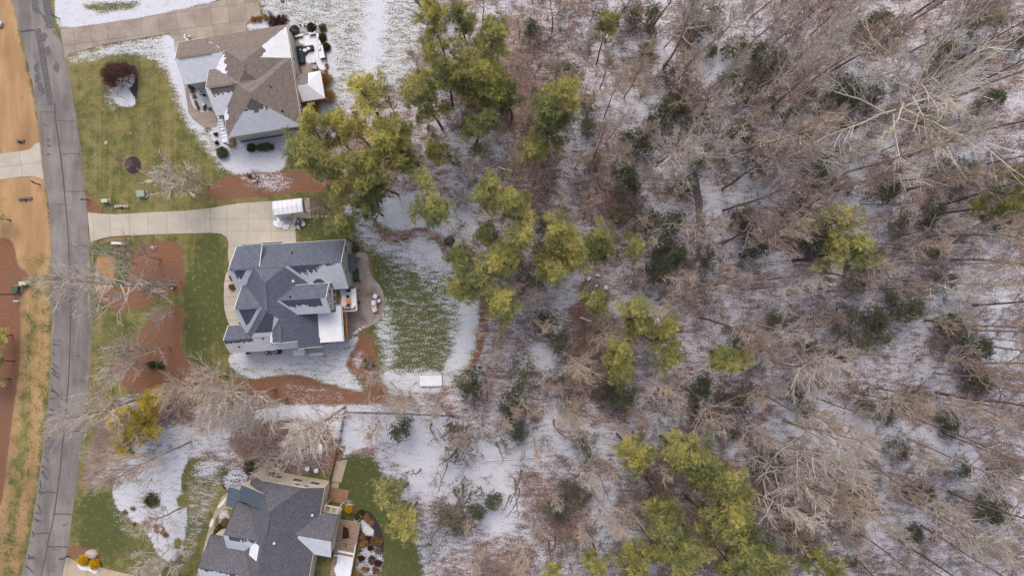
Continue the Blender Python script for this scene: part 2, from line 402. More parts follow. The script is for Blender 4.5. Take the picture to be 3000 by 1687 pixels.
# dormant verge west of the road
paint(TAN, [(-600, -600), (-10, -600), (35, 0), (57, 96), (107, 340), (149, 690), (150, 760), (-600, 760)], 1.0, 2.5, False)
paint(TAN, [(-600, 740), (110, 740), (100, 900), (90, 1060), (60, 1300), (20, 1687), (-100, 2300), (-600, 2300)], 0.62, 4.0, False)
paint(TAN, [(110, 740), (152, 740), (150, 1060), (110, 1440), (60, 1687), (-20, 2000), (-60, 2000), (20, 1687), (75, 1300), (95, 1000)], 0.55, 2.0, False)
for q in ([(-20, 340), (10, 340), (30, 700), (-20, 700)], [(40, 150), (55, 150), (80, 345), (62, 345)]): paint(TAN, q, 0.6, 3)
paint(TAN, [(272, 745), (345, 745), (342, 800), (330, 880), (275, 880)], 0.72, 2.0)
paint(TAN, [(300, 690), (400, 690), (390, 705), (320, 712), (280, 725)], 0.6, 1.2)
paint(TAN, [(265, 1270), (300, 1240), (270, 1420), (228, 1500), (215, 1500)], 0.5, 2.0)
paint(TAN, [(352, 470), (420, 430), (560, 380), (600, 430), (560, 600), (480, 600), (430, 540)], 0.3, 5)
# greener / drier lawn
paint(LUSH, [(540, 690), (660, 690), (680, 760), (650, 1080), (540, 1040)], 0.68, 5)
paint(LUSH, [(880, 560), (1070, 640), (1080, 720), (870, 715)], 0.72, 3)
paint(LUSH, [(1090, 730), (1290, 760), (1350, 950), (1300, 1100), (1130, 1090)], 1.0, 4)
paint(LUSH, [(280, 690), (390, 690), (380, 850), (280, 850)], 0.9, 3)
paint(LUSH, [(215, 330), (560, 330), (640, 600), (260, 610)], 0.5, 5)
paint(LUSH, [(990, 1330), (1110, 1340), (1240, 1600), (1240, 1700), (1120, 1700), (1010, 1450)], 0.88, 3)
paint(LUSH, [(230, 1440), (330, 1440), (380, 1600), (300, 1640), (210, 1600)], 0.7, 3)
# straw beds
for q in ([(453, 705), (497, 706), (533, 716), (531, 751), (543, 792), (538, 850), (511, 859), (455, 862), (455, 885), (415, 905), (330, 912), (272, 868), (330, 850), (380, 826), (381, 770), (392, 729)],
          [(480, 900), (513, 897), (541, 900), (543, 936), (530, 977), (529, 1019), (541, 1046), (580, 1072), (640, 1100), (640, 1130), (560, 1150), (455, 1168), (385, 1150), (340, 1110), (330, 1050), (390, 1000), (420, 950)],
          [(640, 1118), (732, 1116), (793, 1105), (865, 1094), (904, 1106), (945, 1119), (986, 1135), (1053, 1149), (1082, 1152), (1069, 1121), (1042, 1097), (1012, 1080), (1017, 1055), (1042, 1016), (1054, 985), (1069, 974), (1083, 975), (1092, 991), (1099, 1021), (1102, 1055), (1105, 1091), (1119, 1116), (1142, 1155), (1124, 1177), (959, 1188), (876, 1182), (793, 1185), (700, 1190), (620, 1180), (560, 1150)],
          [(590, 560), (640, 530), (690, 513), (760, 506), (860, 503), (905, 488), (960, 500), (985, 545), (950, 562), (880, 562), (800, 572), (740, 577), (700, 583), (620, 590)],
          [(1086, 632), (1106, 646), (1125, 676), (1150, 688), (1180, 678), (1215, 667), (1255, 666), (1287, 683), (1302, 715), (1318, 748), (1300, 754), (1285, 718), (1262, 693), (1220, 691), (1180, 708), (1145, 708), (1112, 692)],
          [(1406, 850), (1425, 866), (1432, 960), (1417, 1012), (1397, 1065), (1366, 1100), (1384, 1050), (1399, 1000), (1405, 940)],
          [(249, 566), (262, 568), (277, 580), (286, 600), (302, 622), (270, 625), (254, 622)],
          [(-300, 690), (20, 690), (45, 720), (50, 780), (86, 800), (86, 850), (55, 870), (62, 950), (57, 1080), (42, 1180), (27, 1300), (12, 1430), (0, 1500), (-300, 1500)],
          [(967, 1330), (1000, 1300), (1020, 1310), (985, 1350), (965, 1400)],
          [(205, 1590), (225, 1600), (255, 1607), (275, 1605), (290, 1620), (300, 1655), (240, 1640), (200, 1625)]):
    paint_sdf(STRAW, q)
# dark mulch
paint_sdf(MULCH, ell(390, 484, 24, 26))
paint_sdf(MULCH, [(300, 205), (325, 185), (365, 188), (398, 195), (406, 220), (402, 290), (394, 305), (372, 285), (345, 255), (305, 230)])
paint_sdf(MULCH, [(1065, 1490), (1090, 1500), (1125, 1560), (1125, 1620), (1110, 1690), (1040, 1690), (1055, 1600), (1060, 1540)])
paint_sdf(MULCH, [(696, 730), (704, 730), (704, 905), (690, 905), (680, 860), (680, 800)])
paint_sdf(MULCH, [(1015, 695), (1035, 705), (1055, 720), (1052, 742), (1036, 742), (1034, 712), (1014, 703)])
paint_sdf(MULCH, [(640, 1395), (665, 1375), (700, 1370), (735, 1385), (715, 1440), (660, 1445)])
# snow
P = lambda poly, v, f=1.5: paint(SNOW, poly, v, f)
P(FOREST, 0.52, 4)
P([(735, -300), (1260, -300), (1238, 150), (1180, 260), (1000, 340), (955, 330), (930, 180), (860, 70), (755, 70)], 0.57, 2)
P([(1090, -100), (1140, -100), (1120, 120), (1100, 260), (1050, 260)], 0.92, 3)
P([(143, -300), (800, -300), (760, -40), (650, 0), (500, 36), (395, 58), (283, 74), (178, 86), (160, 60)], 0.92, 0.6)
P([(235, 8), (420, 4), (400, 26), (300, 40), (255, 30)], 0.22, 1.2)
P([(196, 172), (215, 160), (300, 132), (400, 116), (500, 97), (518, 150), (555, 290), (600, 375), (640, 415), (655, 510), (630, 480), (600, 430), (545, 370), (515, 300), (490, 220), (450, 175), (380, 160), (300, 165), (225, 185)], 0.62, 2.2)
P([(470, 110), (500, 98), (518, 150), (560, 300), (610, 370), (585, 385), (545, 330), (515, 250), (490, 170)], 0.95, 1.0)
P([(600, 365), (760, 330), (900, 320), (960, 330), (930, 390), (850, 430), (835, 505), (740, 508), (655, 510), (640, 430)], 0.93, 1.2)
P([(880, 90), (975, 75), (985, 330), (900, 340)], 0.96, 2)
P([(715, 60), (880, 50), (890, 110), (840, 95), (730, 110)], 0.72, 1)
P([(550, 250), (620, 240), (640, 320), (600, 345), (570, 320)], 1.0, 0.5)
P([(318, 262), (340, 252), (372, 255), (398, 290), (397, 308), (372, 317), (340, 305), (325, 290)], 0.98, 0.3)
P([(330, 235), (360, 230), (385, 215), (398, 228), (380, 265), (345, 262)], 0.85, 0.6)
P([(300, 262), (325, 262), (345, 320), (320, 330)], 0.35, 1.5)
P([(700, 510), (800, 505), (860, 515), (850, 560), (760, 560), (715, 545)], 0.42, 2)
P([(1000, 630), (1030, 580), (1130, 590), (1260, 545), (1400, 640), (1390, 720), (1310, 730), (1290, 695), (1240, 668), (1170, 680), (1120, 665)], 0.97, 2)
P([(1085, 735), (1240, 770), (1330, 800), (1400, 870), (1395, 990), (1330, 1100), (1140, 1090), (1110, 1000), (1130, 900), (1130, 850)], 0.24, 3)
P([(1015, 640), (1080, 650), (1130, 705), (1210, 700), (1290, 720), (1330, 800), (1260, 800), (1180, 780), (1110, 745), (1060, 720)], 0.66, 3)
P([(1180, 690), (1290, 700), (1335, 800), (1290, 800), (1220, 740)], 0.85, 3)
P([(1180, 770), (1330, 790), (1405, 860), (1400, 980), (1370, 1070), (1310, 1110), (1310, 1000), (1320, 930), (1260, 840)], 0.52, 3)
P([(1340, 860), (1408, 862), (1400, 980), (1375, 1065), (1310, 1110), (1300, 1090), (1340, 1010), (1355, 930)], 0.92, 2)
P([(1125, 870), (1140, 880), (1165, 1000), (1150, 1080), (1115, 1090), (1110, 1000), (1090, 975)], 0.5, 2)
P([(1225, 1085), (1340, 1080), (1330, 1120), (1300, 1140), (1140, 1150), (1110, 1090), (1150, 1080)], 0.62, 2)
P([(665, 1040), (700, 1030), (870, 1005), (1000, 995), (1055, 978), (1045, 1010), (1013, 1060), (1040, 1102), (1078, 1152), (986, 1133), (866, 1092), (793, 1103), (735, 1114), (670, 1075)], 0.72, 0.7)
P([(690, 1030), (900, 1010), (900, 1050), (760, 1070), (690, 1055)], 0.95, 1.5)
P([(1105, 1080), (1120, 1116), (1142, 1155), (1300, 1150), (1290, 1095), (1180, 1100)], 0.8, 2)
P([(690, 1240), (960, 1235), (1003, 1220), (975, 1330), (962, 1400), (760, 1390), (690, 1340)], 0.10, 1.5)
P([(740, 1195), (870, 1185), (980, 1188), (1140, 1183), (1150, 1205), (1010, 1215), (930, 1215), (820, 1230), (760, 1235)], 0.9, 1)
P([(850, 1240), (880, 1235), (880, 1255), (850, 1255)], 0.9, 1)
P([(960, 1235), (990, 1225), (1003, 1220), (990, 1290), (970, 1270)], 0.9, 1)
P([(1016, 1207), (1140, 1209), (1340, 1217), (1350, 1265), (1200, 1290), (1120, 1290), (1060, 1310), (985, 1340), (1003, 1270)], 0.93, 1)
P([(340, 1420), (360, 1340), (420, 1280), (520, 1250), (570, 1240), (600, 1320), (540, 1345), (530, 1380)], 0.72, 2)
P([(350, 1350), (400, 1310), (480, 1300), (560, 1335), (532, 1385), (530, 1430), (552, 1480), (547, 1540), (537, 1600), (533, 1630), (505, 1648), (465, 1632), (435, 1565), (395, 1530), (340, 1492), (327, 1440)], 0.80, 0.25)
P(ell(440, 1465, 30, 28), 0.42, 2); P(ell(535, 1467, 16, 22), 0.05, 0.6); P(ell(522, 1592, 12, 18), 0.1, 0.6); P(ell(400, 1410, 15, 10), 0.5, 1)
P([(545, 1395), (575, 1350), (640, 1345), (665, 1380), (640, 1450), (590, 1560), (560, 1640), (500, 1700), (505, 1640), (540, 1610), (555, 1490)], 0.33, 1.2)
P([(570, 1350), (650, 1350), (630, 1385), (580, 1400)], 0.62, 2)
P([(300, 1455), (340, 1490), (430, 1560), (400, 1590), (340, 1540)], 0.25, 1.5)
P([(650, 1390), (690, 1370), (735, 1385), (715, 1440), (660, 1440)], 0.62, 0.8)
P([(640, 1495), (672, 1490), (668, 1540), (640, 1535)], 0.8, 0.6)
P([(1090, 1320), (1130, 1330), (1240, 1500), (1270, 1687), (1240, 1700), (1225, 1600), (1150, 1440)], 0.6, 2)
P([(1160, 1400), (1220, 1400), (1262, 1560), (1240, 1600), (1200, 1500)], 0.55, 3)
P([(1050, 1520), (1085, 1530), (1100, 1570), (1070, 1580)], 0.95, 0.5); P([(1055, 1590), (1125, 1600), (1120, 1690), (1040, 1690)], 0.62, 1)
P(ell(1020, 1476, 14, 10), 0.6, 1)
# clearings and snow fields in the wood
for q, v, f in (([(1110, 1290), (1350, 1260), (1560, 1290), (1560, 1350), (1480, 1380), (1490, 1480), (1350, 1470), (1230, 1440), (1150, 1400)], 0.92, 4),
                ([(1430, 1480), (1520, 1400), (1520, 1540), (1480, 1620), (1420, 1600)], 0.85, 3), ([(1580, 1200), (1660, 1200), (1740, 1280), (1780, 1330), (1700, 1350), (1610, 1310)], 0.9, 3),
                ([(1740, 1360), (1800, 1400), (1810, 1550), (1780, 1687), (1740, 1600)], 0.8, 3), ([(1560, 1000), (1600, 1000), (1670, 1060), (1650, 1110), (1560, 1080)], 0.95, 2),
                ([(1440, 840), (1520, 840), (1500, 870), (1450, 870)], 0.85, 2), ([(1500, 1110), (1540, 1100), (1560, 1180), (1520, 1190)], 0.85, 3),
                ([(2050, 110), (2150, 110), (2180, 180), (2120, 240), (2060, 180)], 0.9, 3), ([(1920, 50), (1970, 50), (1970, 180), (1930, 180)], 0.9, 2),
                ([(2170, 40), (2280, 40), (2250, 100), (2180, 110)], 0.75, 3), ([(2440, 390), (2500, 420), (2520, 520), (2440, 540), (2400, 480)], 0.85, 4),
                ([(2180, 480), (2310, 470), (2330, 560), (2240, 600), (2170, 560)], 0.85, 3), ([(2390, 570), (2520, 580), (2600, 610), (2520, 650), (2400, 640)], 0.9, 3),
                ([(2680, 430), (2860, 380), (2900, 480), (2800, 540), (2680, 500)], 0.75, 4), ([(1930, 600), (2030, 600), (2010, 680), (1950, 690)], 0.85, 3),
                ([(2050, 560), (2150, 570), (2140, 700), (2060, 690)], 0.8, 4), ([(2080, 380), (2150, 330), (2210, 420), (2120, 470)], 0.75, 4),
                ([(2270, 1180), (2480, 1160), (2700, 1240), (2900, 1350), (2860, 1440), (2600, 1350), (2400, 1300), (2290, 1260)], 0.86, 5), ([(2860, 1000), (3000, 1000), (3020, 1200), (2880, 1130)], 0.85, 5),
                ([(2200, 1030), (2260, 1050), (2260, 1120), (2200, 1110)], 0.9, 3), ([(2480, 870), (2560, 860), (2620, 900), (2560, 950)], 0.8, 3),
                ([(2700, 800), (2950, 830), (2980, 1000), (2800, 960)], 0.7, 5), ([(2400, 1000), (2520, 1000), (2580, 1080), (2460, 1080)], 0.8, 4),
                ([(2560, 180), (2620, 190), (2600, 260), (2540, 250)], 0.75, 3), ([(2450, 10), (2620, 20), (2700, 60), (2560, 80)], 0.7, 4), ([(2850, 1450), (3000, 1450), (3000, 1687), (2850, 1687)], 0.75, 5),
                ([(2480, 1500), (2600, 1520), (2640, 1600), (2520, 1600)], 0.7, 4), ([(1400, 880), (1440, 900), (1430, 1100), (1380, 1150)], 0.6, 3)):
    P(q, v, f)
# bare leaf floor
for q, v, f in (([(1420, 60), (1560, 30), (1640, 200), (1600, 430), (1480, 420), (1430, 250)], 0.14, 4), ([(1330, 180), (1460, 250), (1440, 330), (1330, 300)], 0.1, 3), ([(1480, 430), (1640, 420), (1640, 600), (1560, 640), (1480, 560)], 0.2, 4), ([(1700, 560), (1800, 520), (1860, 640), (1700, 680)], 0.2, 4),
                ([(1650, 900), (1720, 880), (1860, 980), (1840, 1140), (1700, 1180), (1600, 1140), (1680, 1040)], 0.12, 3), ([(1690, 820), (1750, 800), (1790, 860), (1740, 900), (1690, 880)], 0.15, 2),
                ([(900, 420), (1150, 380), (1180, 500), (1100, 560), (960, 520)], 0.12, 4), ([(1880, 1330), (2060, 1300), (2280, 1420), (2420, 1687), (1880, 1700), (1860, 1560)], 0.22, 4), ([(1570, 1440), (1680, 1400), (1730, 1500), (1680, 1600), (1570, 1560)], 0.25, 3),
                ([(1390, 1570), (1560, 1570), (1560, 1700), (1390, 1700)], 0.22, 3), ([(2540, 30), (2680, 80), (2640, 160), (2480, 160)], 0.2, 3), ([(2600, 600), (2760, 620), (2780, 760), (2640, 760)], 0.25, 4), ([(2950, 560), (3050, 560), (3050, 760), (2940, 740)], 0.25, 4),
                ([(2280, 1330), (2480, 1380), (2560, 1480), (2400, 1520), (2280, 1440)], 0.22, 4), ([(2060, 40), (2020, 200), (2060, 300), (1990, 300), (1990, 60)], 0.2, 4), ([(2150, 190), (2380, 140), (2420, 300), (2200, 330)], 0.25, 5), ([(2220, 620), (2380, 640), (2420, 700), (2260, 740)], 0.25, 4),
                ([(400, 1130), (700, 1120), (700, 1240), (400, 1240)], 0.15, 3), ([(250, 1120), (330, 1120), (330, 1400), (200, 1450)], 0.05, 3)):
    P(q, v, f)
SNOW = np.clip(SNOW, 0, 1)
# straw keeps only thin snow
w = np.clip(STRAW/0.4 + 0.5, 0, 1)
SNOW = SNOW*(1 - w) + np.minimum(SNOW, 0.22)*w
for q, v in (([(1030, 1040), (1065, 1020), (1060, 1090), (1030, 1075)], 0.5), ([(1060, 1090), (1100, 1080), (1110, 1120), (1075, 1120)], 0.5), ([(1120, 690), (1280, 670), (1290, 700), (1200, 700)], 0.42), ([(710, 505), (830, 505), (850, 560), (730, 550)], 0.45), ([(820, 1110), (1000, 1140), (1000, 1180), (820, 1160)], 0.25)):
    P(q, v, 1.5)
EDGE = np.zeros(NG)

quads = []
nx, ny = len(gx), len(gy)
ii = np.arange(nx - 1)[None, :] + nx*np.arange(ny - 1)[:, None]
quads = np.stack([ii, ii + 1, ii + 1 + nx, ii + nx], -1).reshape(-1, 4)
me = bpy.data.meshes.new('ground')
me.vertices.add(NG); me.vertices.foreach_set('co', np.stack([GX, GY, np.zeros(NG)], 1).ravel())
nq = len(quads)
me.loops.add(nq*4); me.loops.foreach_set('vertex_index', quads.ravel())
me.polygons.add(nq); me.polygons.foreach_set('loop_start', np.arange(nq)*4); me.polygons.foreach_set('loop_total', np.full(nq, 4))
me.update(); me.validate()
A = me.color_attributes.new('m1', 'FLOAT_COLOR', 'POINT')
A.data.foreach_set('color', np.stack([SNOW, LIT, STRAW/4 + 0.5, TAN], 1).astype(np.float32).ravel())
A = me.color_attributes.new('m2', 'FLOAT_COLOR', 'POINT')
A.data.foreach_set('color', np.stack([MULCH/4 + 0.5, LUSH, EDGE, np.ones(NG)], 1).astype(np.float32).ravel())
me.materials.append(M['ground'])
tag(link('ground', me), 'lawns, straw beds and snow-dusted leaf floor around the houses', kind='structure')

# ---------------------------------------------------------------- road
LE = [(-45, -400), (20, -60), (35, 0), (57, 96), (77, 164), (98.5, 270), (109, 340), (124, 453), (131, 523), (141, 586), (148, 680), (153, 798), (152, 908), (149, 1050), (142, 1172), (127, 1310), (113, 1410), (100, 1500), (86, 1579), (61, 1687), (30, 1790), (-80, 2100)]
RE = [(45, -400), (130, -60), (143, 0), (157, 77), (181, 134), (206, 235), (221, 340), (237, 434), (246, 528), (256, 622), (259, 680), (265, 798), (268, 908), (265, 1050), (255, 1160), (244, 1280), (225, 1423), (213, 1500), (204, 1582), (182, 1687), (152, 1790), (45, 2100)]
def along(pts, n):
    P_ = np.array(pts, float); q = np.interp(np.linspace(0, 1, n), np.linspace(0, 1, len(P_)), np.arange(len(P_)))
    out = []
    for t in q:
        i = int(min(len(P_) - 2, max(0, math.floor(t)))); u = t - i
        p0 = P_[max(0, i - 1)]; p1 = P_[i]; p2 = P_[i + 1]; p3 = P_[min(len(P_) - 1, i + 2)]
        out.append(0.5*((2*p1) + (-p0 + p2)*u + (2*p0 - 5*p1 + 4*p2 - p3)*u*u + (-p0 + 3*p1 - 3*p2 + p3)*u**3))
    return out
l = along(LE, 90); r = along(RE, 90)
b = MB(); vv = []; fs = []
rng = random.Random(3)
for i in range(90):
    a = W(*l[i]); c = W(*r[i]); dv = (c - a).normalized()
    a = a + dv*rng.uniform(-0.12, 0.12); c = c + dv*rng.uniform(-0.05, 0.05)
    for t in (0, 0.25, 0.5, 0.75, 1): q = a.lerp(c, t); vv.append((q.x, q.y, 0.03 + 0.05*(1 - (2*t - 1)**2)))
for i in range(89):
    for k in range(4): fs.append((i*5 + k + 1, i*5 + k, i*5 + 5 + k, i*5 + 6 + k))
b.add(vv, fs)
road = b.build('road', M['asphalt'], loc=(0, 0, 0)); tag(road, 'worn grey asphalt road curving along the left side', kind='structure')
def crown_z(px, py):
    """height of the road surface under a photo pixel"""
    k = min(range(90), key=lambda i: abs(l[i][1] - py)); t = (px - l[k][0])/max(1, r[k][0] - l[k][0]); t = min(1, max(0, t))
    return 0.03 + 0.05*(1 - (2*t - 1)**2)
def ribbon(name, pts, wd, mat, parent, dz=0.006):
    P_ = [Vector(W(*p)) for p in pts]; vv = []; fs = []
    for i, p in enumerate(P_):
        dr = (P_[min(i + 1, len(P_) - 1)] - P_[max(i - 1, 0)]).normalized(); nrm = Vector((-dr.y, dr.x, 0))
        w_ = wd[i] if hasattr(wd, '__len__') else wd
        z = crown_z(*pts[i]) + dz
        for sgn in (-1, 1):
            q = p + nrm*sgn*w_/2; vv.append((q.x, q.y, z))
    for i in range(len(P_) - 1): fs.append((2*i, 2*i + 1, 2*i + 3, 2*i + 2))
    return MB().add(vv, fs).build(name, mat, parent)
def blot(name, poly, mat, parent, dz=0.006):
    vv = [(*W(*p)[:2], crown_z(*p) + dz) for p in poly]
    return MB().add(vv, [tuple(range(len(vv)))]).build(name, mat, parent)
seam = along([(161, 305), (163, 345), (175, 430), (186, 520), (196, 630), (200, 680), (205, 790), (208, 900), (205, 1040), (199, 1150), (188, 1260), (178, 1370), (170, 1430), (165, 1470), (155, 1530), (143, 1580), (132, 1640), (121, 1687), (100, 1760)], 70)
ribbon('seam', [tuple(p) for p in seam], [0.14 + 0.08*rng.random() for _ in seam], M['tar'], road)
ribbon('trench_patch', [(111, 86), (120, 130), (130, 190), (140, 250), (149, 309)], 1.0, M['wet'], road, 0.004)
blot('wet_patch', [(80, -10), (146, -10), (157, 70), (159, 80), (135, 85), (134, 68), (122, 45), (100, 38), (93, 25), (97, 8)], M['wet'], road, 0.005)
blot('wet_patch', [(158, 88), (166, 100), (178, 134), (190, 180), (183, 184), (177, 165), (160, 150), (152, 130), (160, 112), (152, 98)], M['wet'], road, 0.005)
blot('wet_patch', [(60, 92), (80, 88), (120, 82), (156, 78), (156, 84), (100, 92), (62, 98)], M['tar'], road, 0.009)
for cx_, cy_, n_ in ((108, 200, 7), (112, 228, 9), (125, 270, 6), (130, 110, 5), (140, 150, 6), (165, 200, 6), (118, 252, 5)):
    blot('wet_patch', [(cx_ + rng.uniform(6, 12)*math.cos(t) + 3*math.sin(5*t), cy_ + rng.uniform(8, 20)*math.sin(t)) for t in [2*math.pi*k/(n_ + 5) for k in range(n_ + 5)]], M['wet'], road, 0.010 + 0.001*n_)
# branching sealed cracks on the lower road
for k in range(40):
    y = 990 + k*17.5 + rng.uniform(-6, 6); i = min(range(90), key=lambda q: abs(l[q][1] - y)); lane = k % 4 != 3
    x0 = l[i][0] + (5 if lane else (r[i][0] - l[i][0])*rng.uniform(0.62, 0.8)); a = rng.uniform(0.35, 1.0) if lane else rng.uniform(-0.4, 0.4)
    pts = [(x0, y)]; ln = rng.randint(3, 7)
    for q in range(ln):
        a += rng.uniform(-0.45, 0.35); pts.append((pts[-1][0] + 4.5*math.cos(a), pts[-1][1] + 4.5*math.sin(a)))
    w0 = rng.uniform(0.16, 0.5) if lane else rng.uniform(0.1, 0.25)
    pts = [p for p in pts if l[i][0] + 3 < p[0] < r[i][0] - 8]
    if len(pts) > 2:
        ribbon('sealed_crack', pts, [max(0.07, w0*(1 - q/len(pts))*rng.uniform(0.5, 1.25)) for q in range(len(pts))], M['tar'], road, 0.008 + 0.0004*k)
        if lane and rng.random() < 0.6:
            j = len(pts)//2; a2 = rng.uniform(-0.6, 1.4); ribbon('sealed_crack', [pts[j], (pts[j][0] + 5*math.cos(a2), pts[j][1] + 5*math.sin(a2)), (pts[j][0] + 10*math.cos(a2 + 0.2), pts[j][1] + 10*math.sin(a2 + 0.2)), (pts[j][0] + 15*math.cos(a2 - 0.1), pts[j][1] + 15*math.sin(a2 - 0.1))], [0.16, 0.12, 0.08, 0.06], M['tar'], road, 0.026 + 0.0003*k)
for y in (330, 355, 452, 560, 600, 720, 1262, 1440, 1505, 1560, 1600):
    i = min(range(90), key=lambda q: abs(l[q][1] - y)); t0, t1 = rng.choice(((0.02, 0.5), (0.5, 0.98), (0.5, 0.98), (0.1, 0.55)))
    pts = [(l[i][0] + (r[i][0] - l[i][0])*(t0 + (t1 - t0)*q/7), y + rng.uniform(-2.5, 2.5)) for q in range(8)]
    ribbon('cross_crack', pts, 0.07 if y < 1200 else 0.16, M['tar'], road, 0.03)
for y, x in ((412, 142), (428, 145), (453, 143), (367, 133)):
    blot('oil_stain', ell(x, y, 7, 3.5, 10), M['wet'], road, 0.007)

# ---------------------------------------------------------------- concrete, split at its joints
def clip(poly, a, b_, c):     # keep a*x + b*y <= c
    out = []
    for i in range(len(poly)):
        p, q = poly[i], poly[(i + 1) % len(poly)]; dp = a*p[0] + b_*p[1] - c; dq = a*q[0] + b_*q[1] - c
        if dp <= 0: out.append(p)
        if (dp < 0 < dq) or (dq < 0 < dp):
            t = dp/(dp - dq); out.append((p[0] + (q[0] - p[0])*t, p[1] + (q[1] - p[1])*t))
    return out
def area(p): return abs(sum(p[i][0]*p[(i + 1) % len(p)][1] - p[(i + 1) % len(p)][0]*p[i][1] for i in range(len(p))))/2
def slabs(parent, poly, ang, us, vs_, mat, z1=0.05, gap=0.035, name='slab'):
    """poly in pixels; joints at pixel offsets us (along ang) and vs_ (across)"""
    ca, sa = math.cos(ang), math.sin(ang)
    for i in range(len(us) - 1):
        for j in range(len(vs_) - 1):
            g = gap/S/2
            q = clip(clip(poly, -ca, -sa, -(us[i] + g)), ca, sa, us[i + 1] - g)
            if len(q) > 2: q = clip(clip(q, sa, -ca, -(vs_[j] + g)), -sa, ca, vs_[j + 1] - g)
            if len(q) < 3 or area(q) < 25: continue
            MB().prism([tuple(W(*p)[:2]) for p in q], 0.004, z1).build(name, mat, parent)
def frange(a, b, n): return [a + (b - a)*k/n for k in range(n + 1)]
BIG = 1e5
def pave(name, label, poly, ang, us, vs_, mat, z1=0.05, sm=0):
    c = W(sum(p[0] for p in poly)/len(poly), sum(p[1] for p in poly)/len(poly))
    e = empty(name, c); tag(e, label, kind='structure')
    slabs(e, smooth_poly(poly, sm) if sm else poly, ang, us, vs_, mat, z1)
    return e
drive2 = [(257, 622), (300, 627), (345, 628), (466, 621), (540, 618), (617, 610), (660, 602), (700, 596), (803, 589), (906, 580), (911, 640), (864, 642), (868, 720), (690, 730), (692, 790), (672, 790), (668, 740), (670, 712), (664, 696), (648, 684), (620, 682), (466, 686), (400, 689), (330, 692), (300, 698), (266, 709)]
d2 = pave('driveway', 'pale concrete driveway from the road to the grey-roofed house', clip(drive2, 1, 0, 617), R(-2), [0, 250] + frange(300, 800, 9), [-BIG, BIG], M['conc2'])
slabs(d2, clip(drive2, -1, 0, -617.6), 0, [-BIG, 665, 727, 795, 850, BIG], [-BIG, 640, 676, 720, BIG], M['conc2'])
walk = [(672, 791), (692, 791), (700, 860), (700, 962), (682, 962), (672, 950), (664, 930), (658, 905), (656, 870), (657, 830), (662, 800)]
pave('front_walk', 'pale concrete front walk beside the grey-roofed house', walk, 0, [-BIG, BIG], [-BIG] + frange(800, 960, 7), M['conc2'])
drive1 = [(176, 84), (283, 72), (395, 56), (500, 35), (600, 15), (650, 1), (690, -30), (757, -30), (759, 10), (766, 52), (742, 56), (722, 70), (720, 100), (720, 130), (560, 150), (519, 172), (514, 140), (508, 112), (498, 97), (400, 115), (300, 131), (245, 148), (205, 160), (192, 172)]
pave('driveway', 'brownish concrete driveway of the brown-roofed house at the top left', drive1, R(-8), frange(150, 450, 6) + frange(505, 760, 5) + [BIG], [-BIG, 110, 160, 220, BIG], M['conc1'])
walk1 = [(519, 172), (530, 172), (550, 240), (556, 290), (568, 318), (590, 330), (625, 328), (635, 345), (634, 372), (600, 375), (585, 366), (565, 350), (552, 330), (548, 300), (540, 250)]
pave('front_walk', 'brown concrete walk curving round the brown-roofed house front', walk1, R(-8), [-BIG, BIG], [-BIG] + frange(255, 480, 6) + [BIG], M['conc1'])
drive0 = [(-80, 462), (0, 450), (65, 443), (90, 437), (103, 422), (117, 418), (121, 452), (129, 522), (128, 526), (112, 521), (95, 516), (60, 518), (0, 527), (-80, 540)]
pave('driveway', 'pale concrete driveway apron west of the road', drive0, R(-8), [-BIG, -5, 115 - 60, BIG], [-BIG, 487, BIG], M['conc2'])
drive3 = [(195, 1630), (228, 1645), (300, 1662), (410, 1689), (520, 1716), (560, 1800), (200, 1860), (150, 1790), (182, 1690)]
pave('driveway', 'tan concrete driveway in the bottom left corner by the golden shrubs', drive3, R(12), [-BIG] + frange(540, 900, 6) + [BIG], [-BIG, BIG], M['conc3'])
walk3 = [(707, 1437), (690, 1438), (668, 1441), (650, 1455), (632, 1490), (615, 1535), (600, 1590), (588, 1640), (575, 1690), (600, 1690), (612, 1620), (624, 1565), (632, 1520), (645, 1498), (662, 1488), (680, 1490), (690, 1465), (706, 1455)]
pave('front_walk', 'tan curved walk beside the charcoal-roofed house', walk3, R(100), [-BIG] + frange(1300, 1600, 7) + [BIG], [-BIG, BIG], M['conc3'])
w3 = bpy.data.objects['front_walk.002']
for q in ([(655, 1462), (663, 1452), (660, 1470), (640, 1490), (638, 1480)], [(622, 1515), (628, 1520), (620, 1545), (612, 1540)], [(676, 1455), (680, 1470), (672, 1475), (670, 1462)], [(608, 1585), (612, 1590), (600, 1630), (596, 1615)], [(594, 1640), (600, 1650), (590, 1680), (582, 1675)]):
    MB().prism([tuple(W(*p)[:2]) for p in smooth_poly(q, 1)], 0.051, 0.08).build('walk_snow', M['snow'], w3)
MB().prism([tuple(W(*p)[:2]) for p in smooth_poly([(226, 1650), (240, 1650), (262, 1660), (285, 1658), (302, 1660), (288, 1670), (284, 1680), (272, 1676), (262, 1668), (246, 1670), (232, 1662)], 2)], 0.051, 0.12).build('driveway_snow', M['snow'], bpy.data.objects['driveway.003'])
pave('side_pad', 'small concrete pad beside the charcoal-roofed house garage', [(972, 1412), (994, 1414), (985, 1465), (962, 1464)], 0, [-BIG, BIG], [-BIG, 1438, BIG], M['conc3'])
pave('side_path', 'tan gravel path by the dark fence', [(985, 1350), (1018, 1345), (1000, 1412), (972, 1410)], 0, [-BIG, BIG], [-BIG, BIG], M['conc3'], 0.02)
patio2 = [(1036, 741), (1068, 739), (1078, 745), (1081, 770), (1083, 790), (1087, 805), (1099, 820), (1114, 837), (1123, 856), (1127, 880), (1125, 897), (1119, 921), (1110, 940), (1086, 955), (1060, 967), (1041, 981), (1020, 995), (1003, 1000), (995, 960), (985, 900), (985, 840), (1030, 836)]
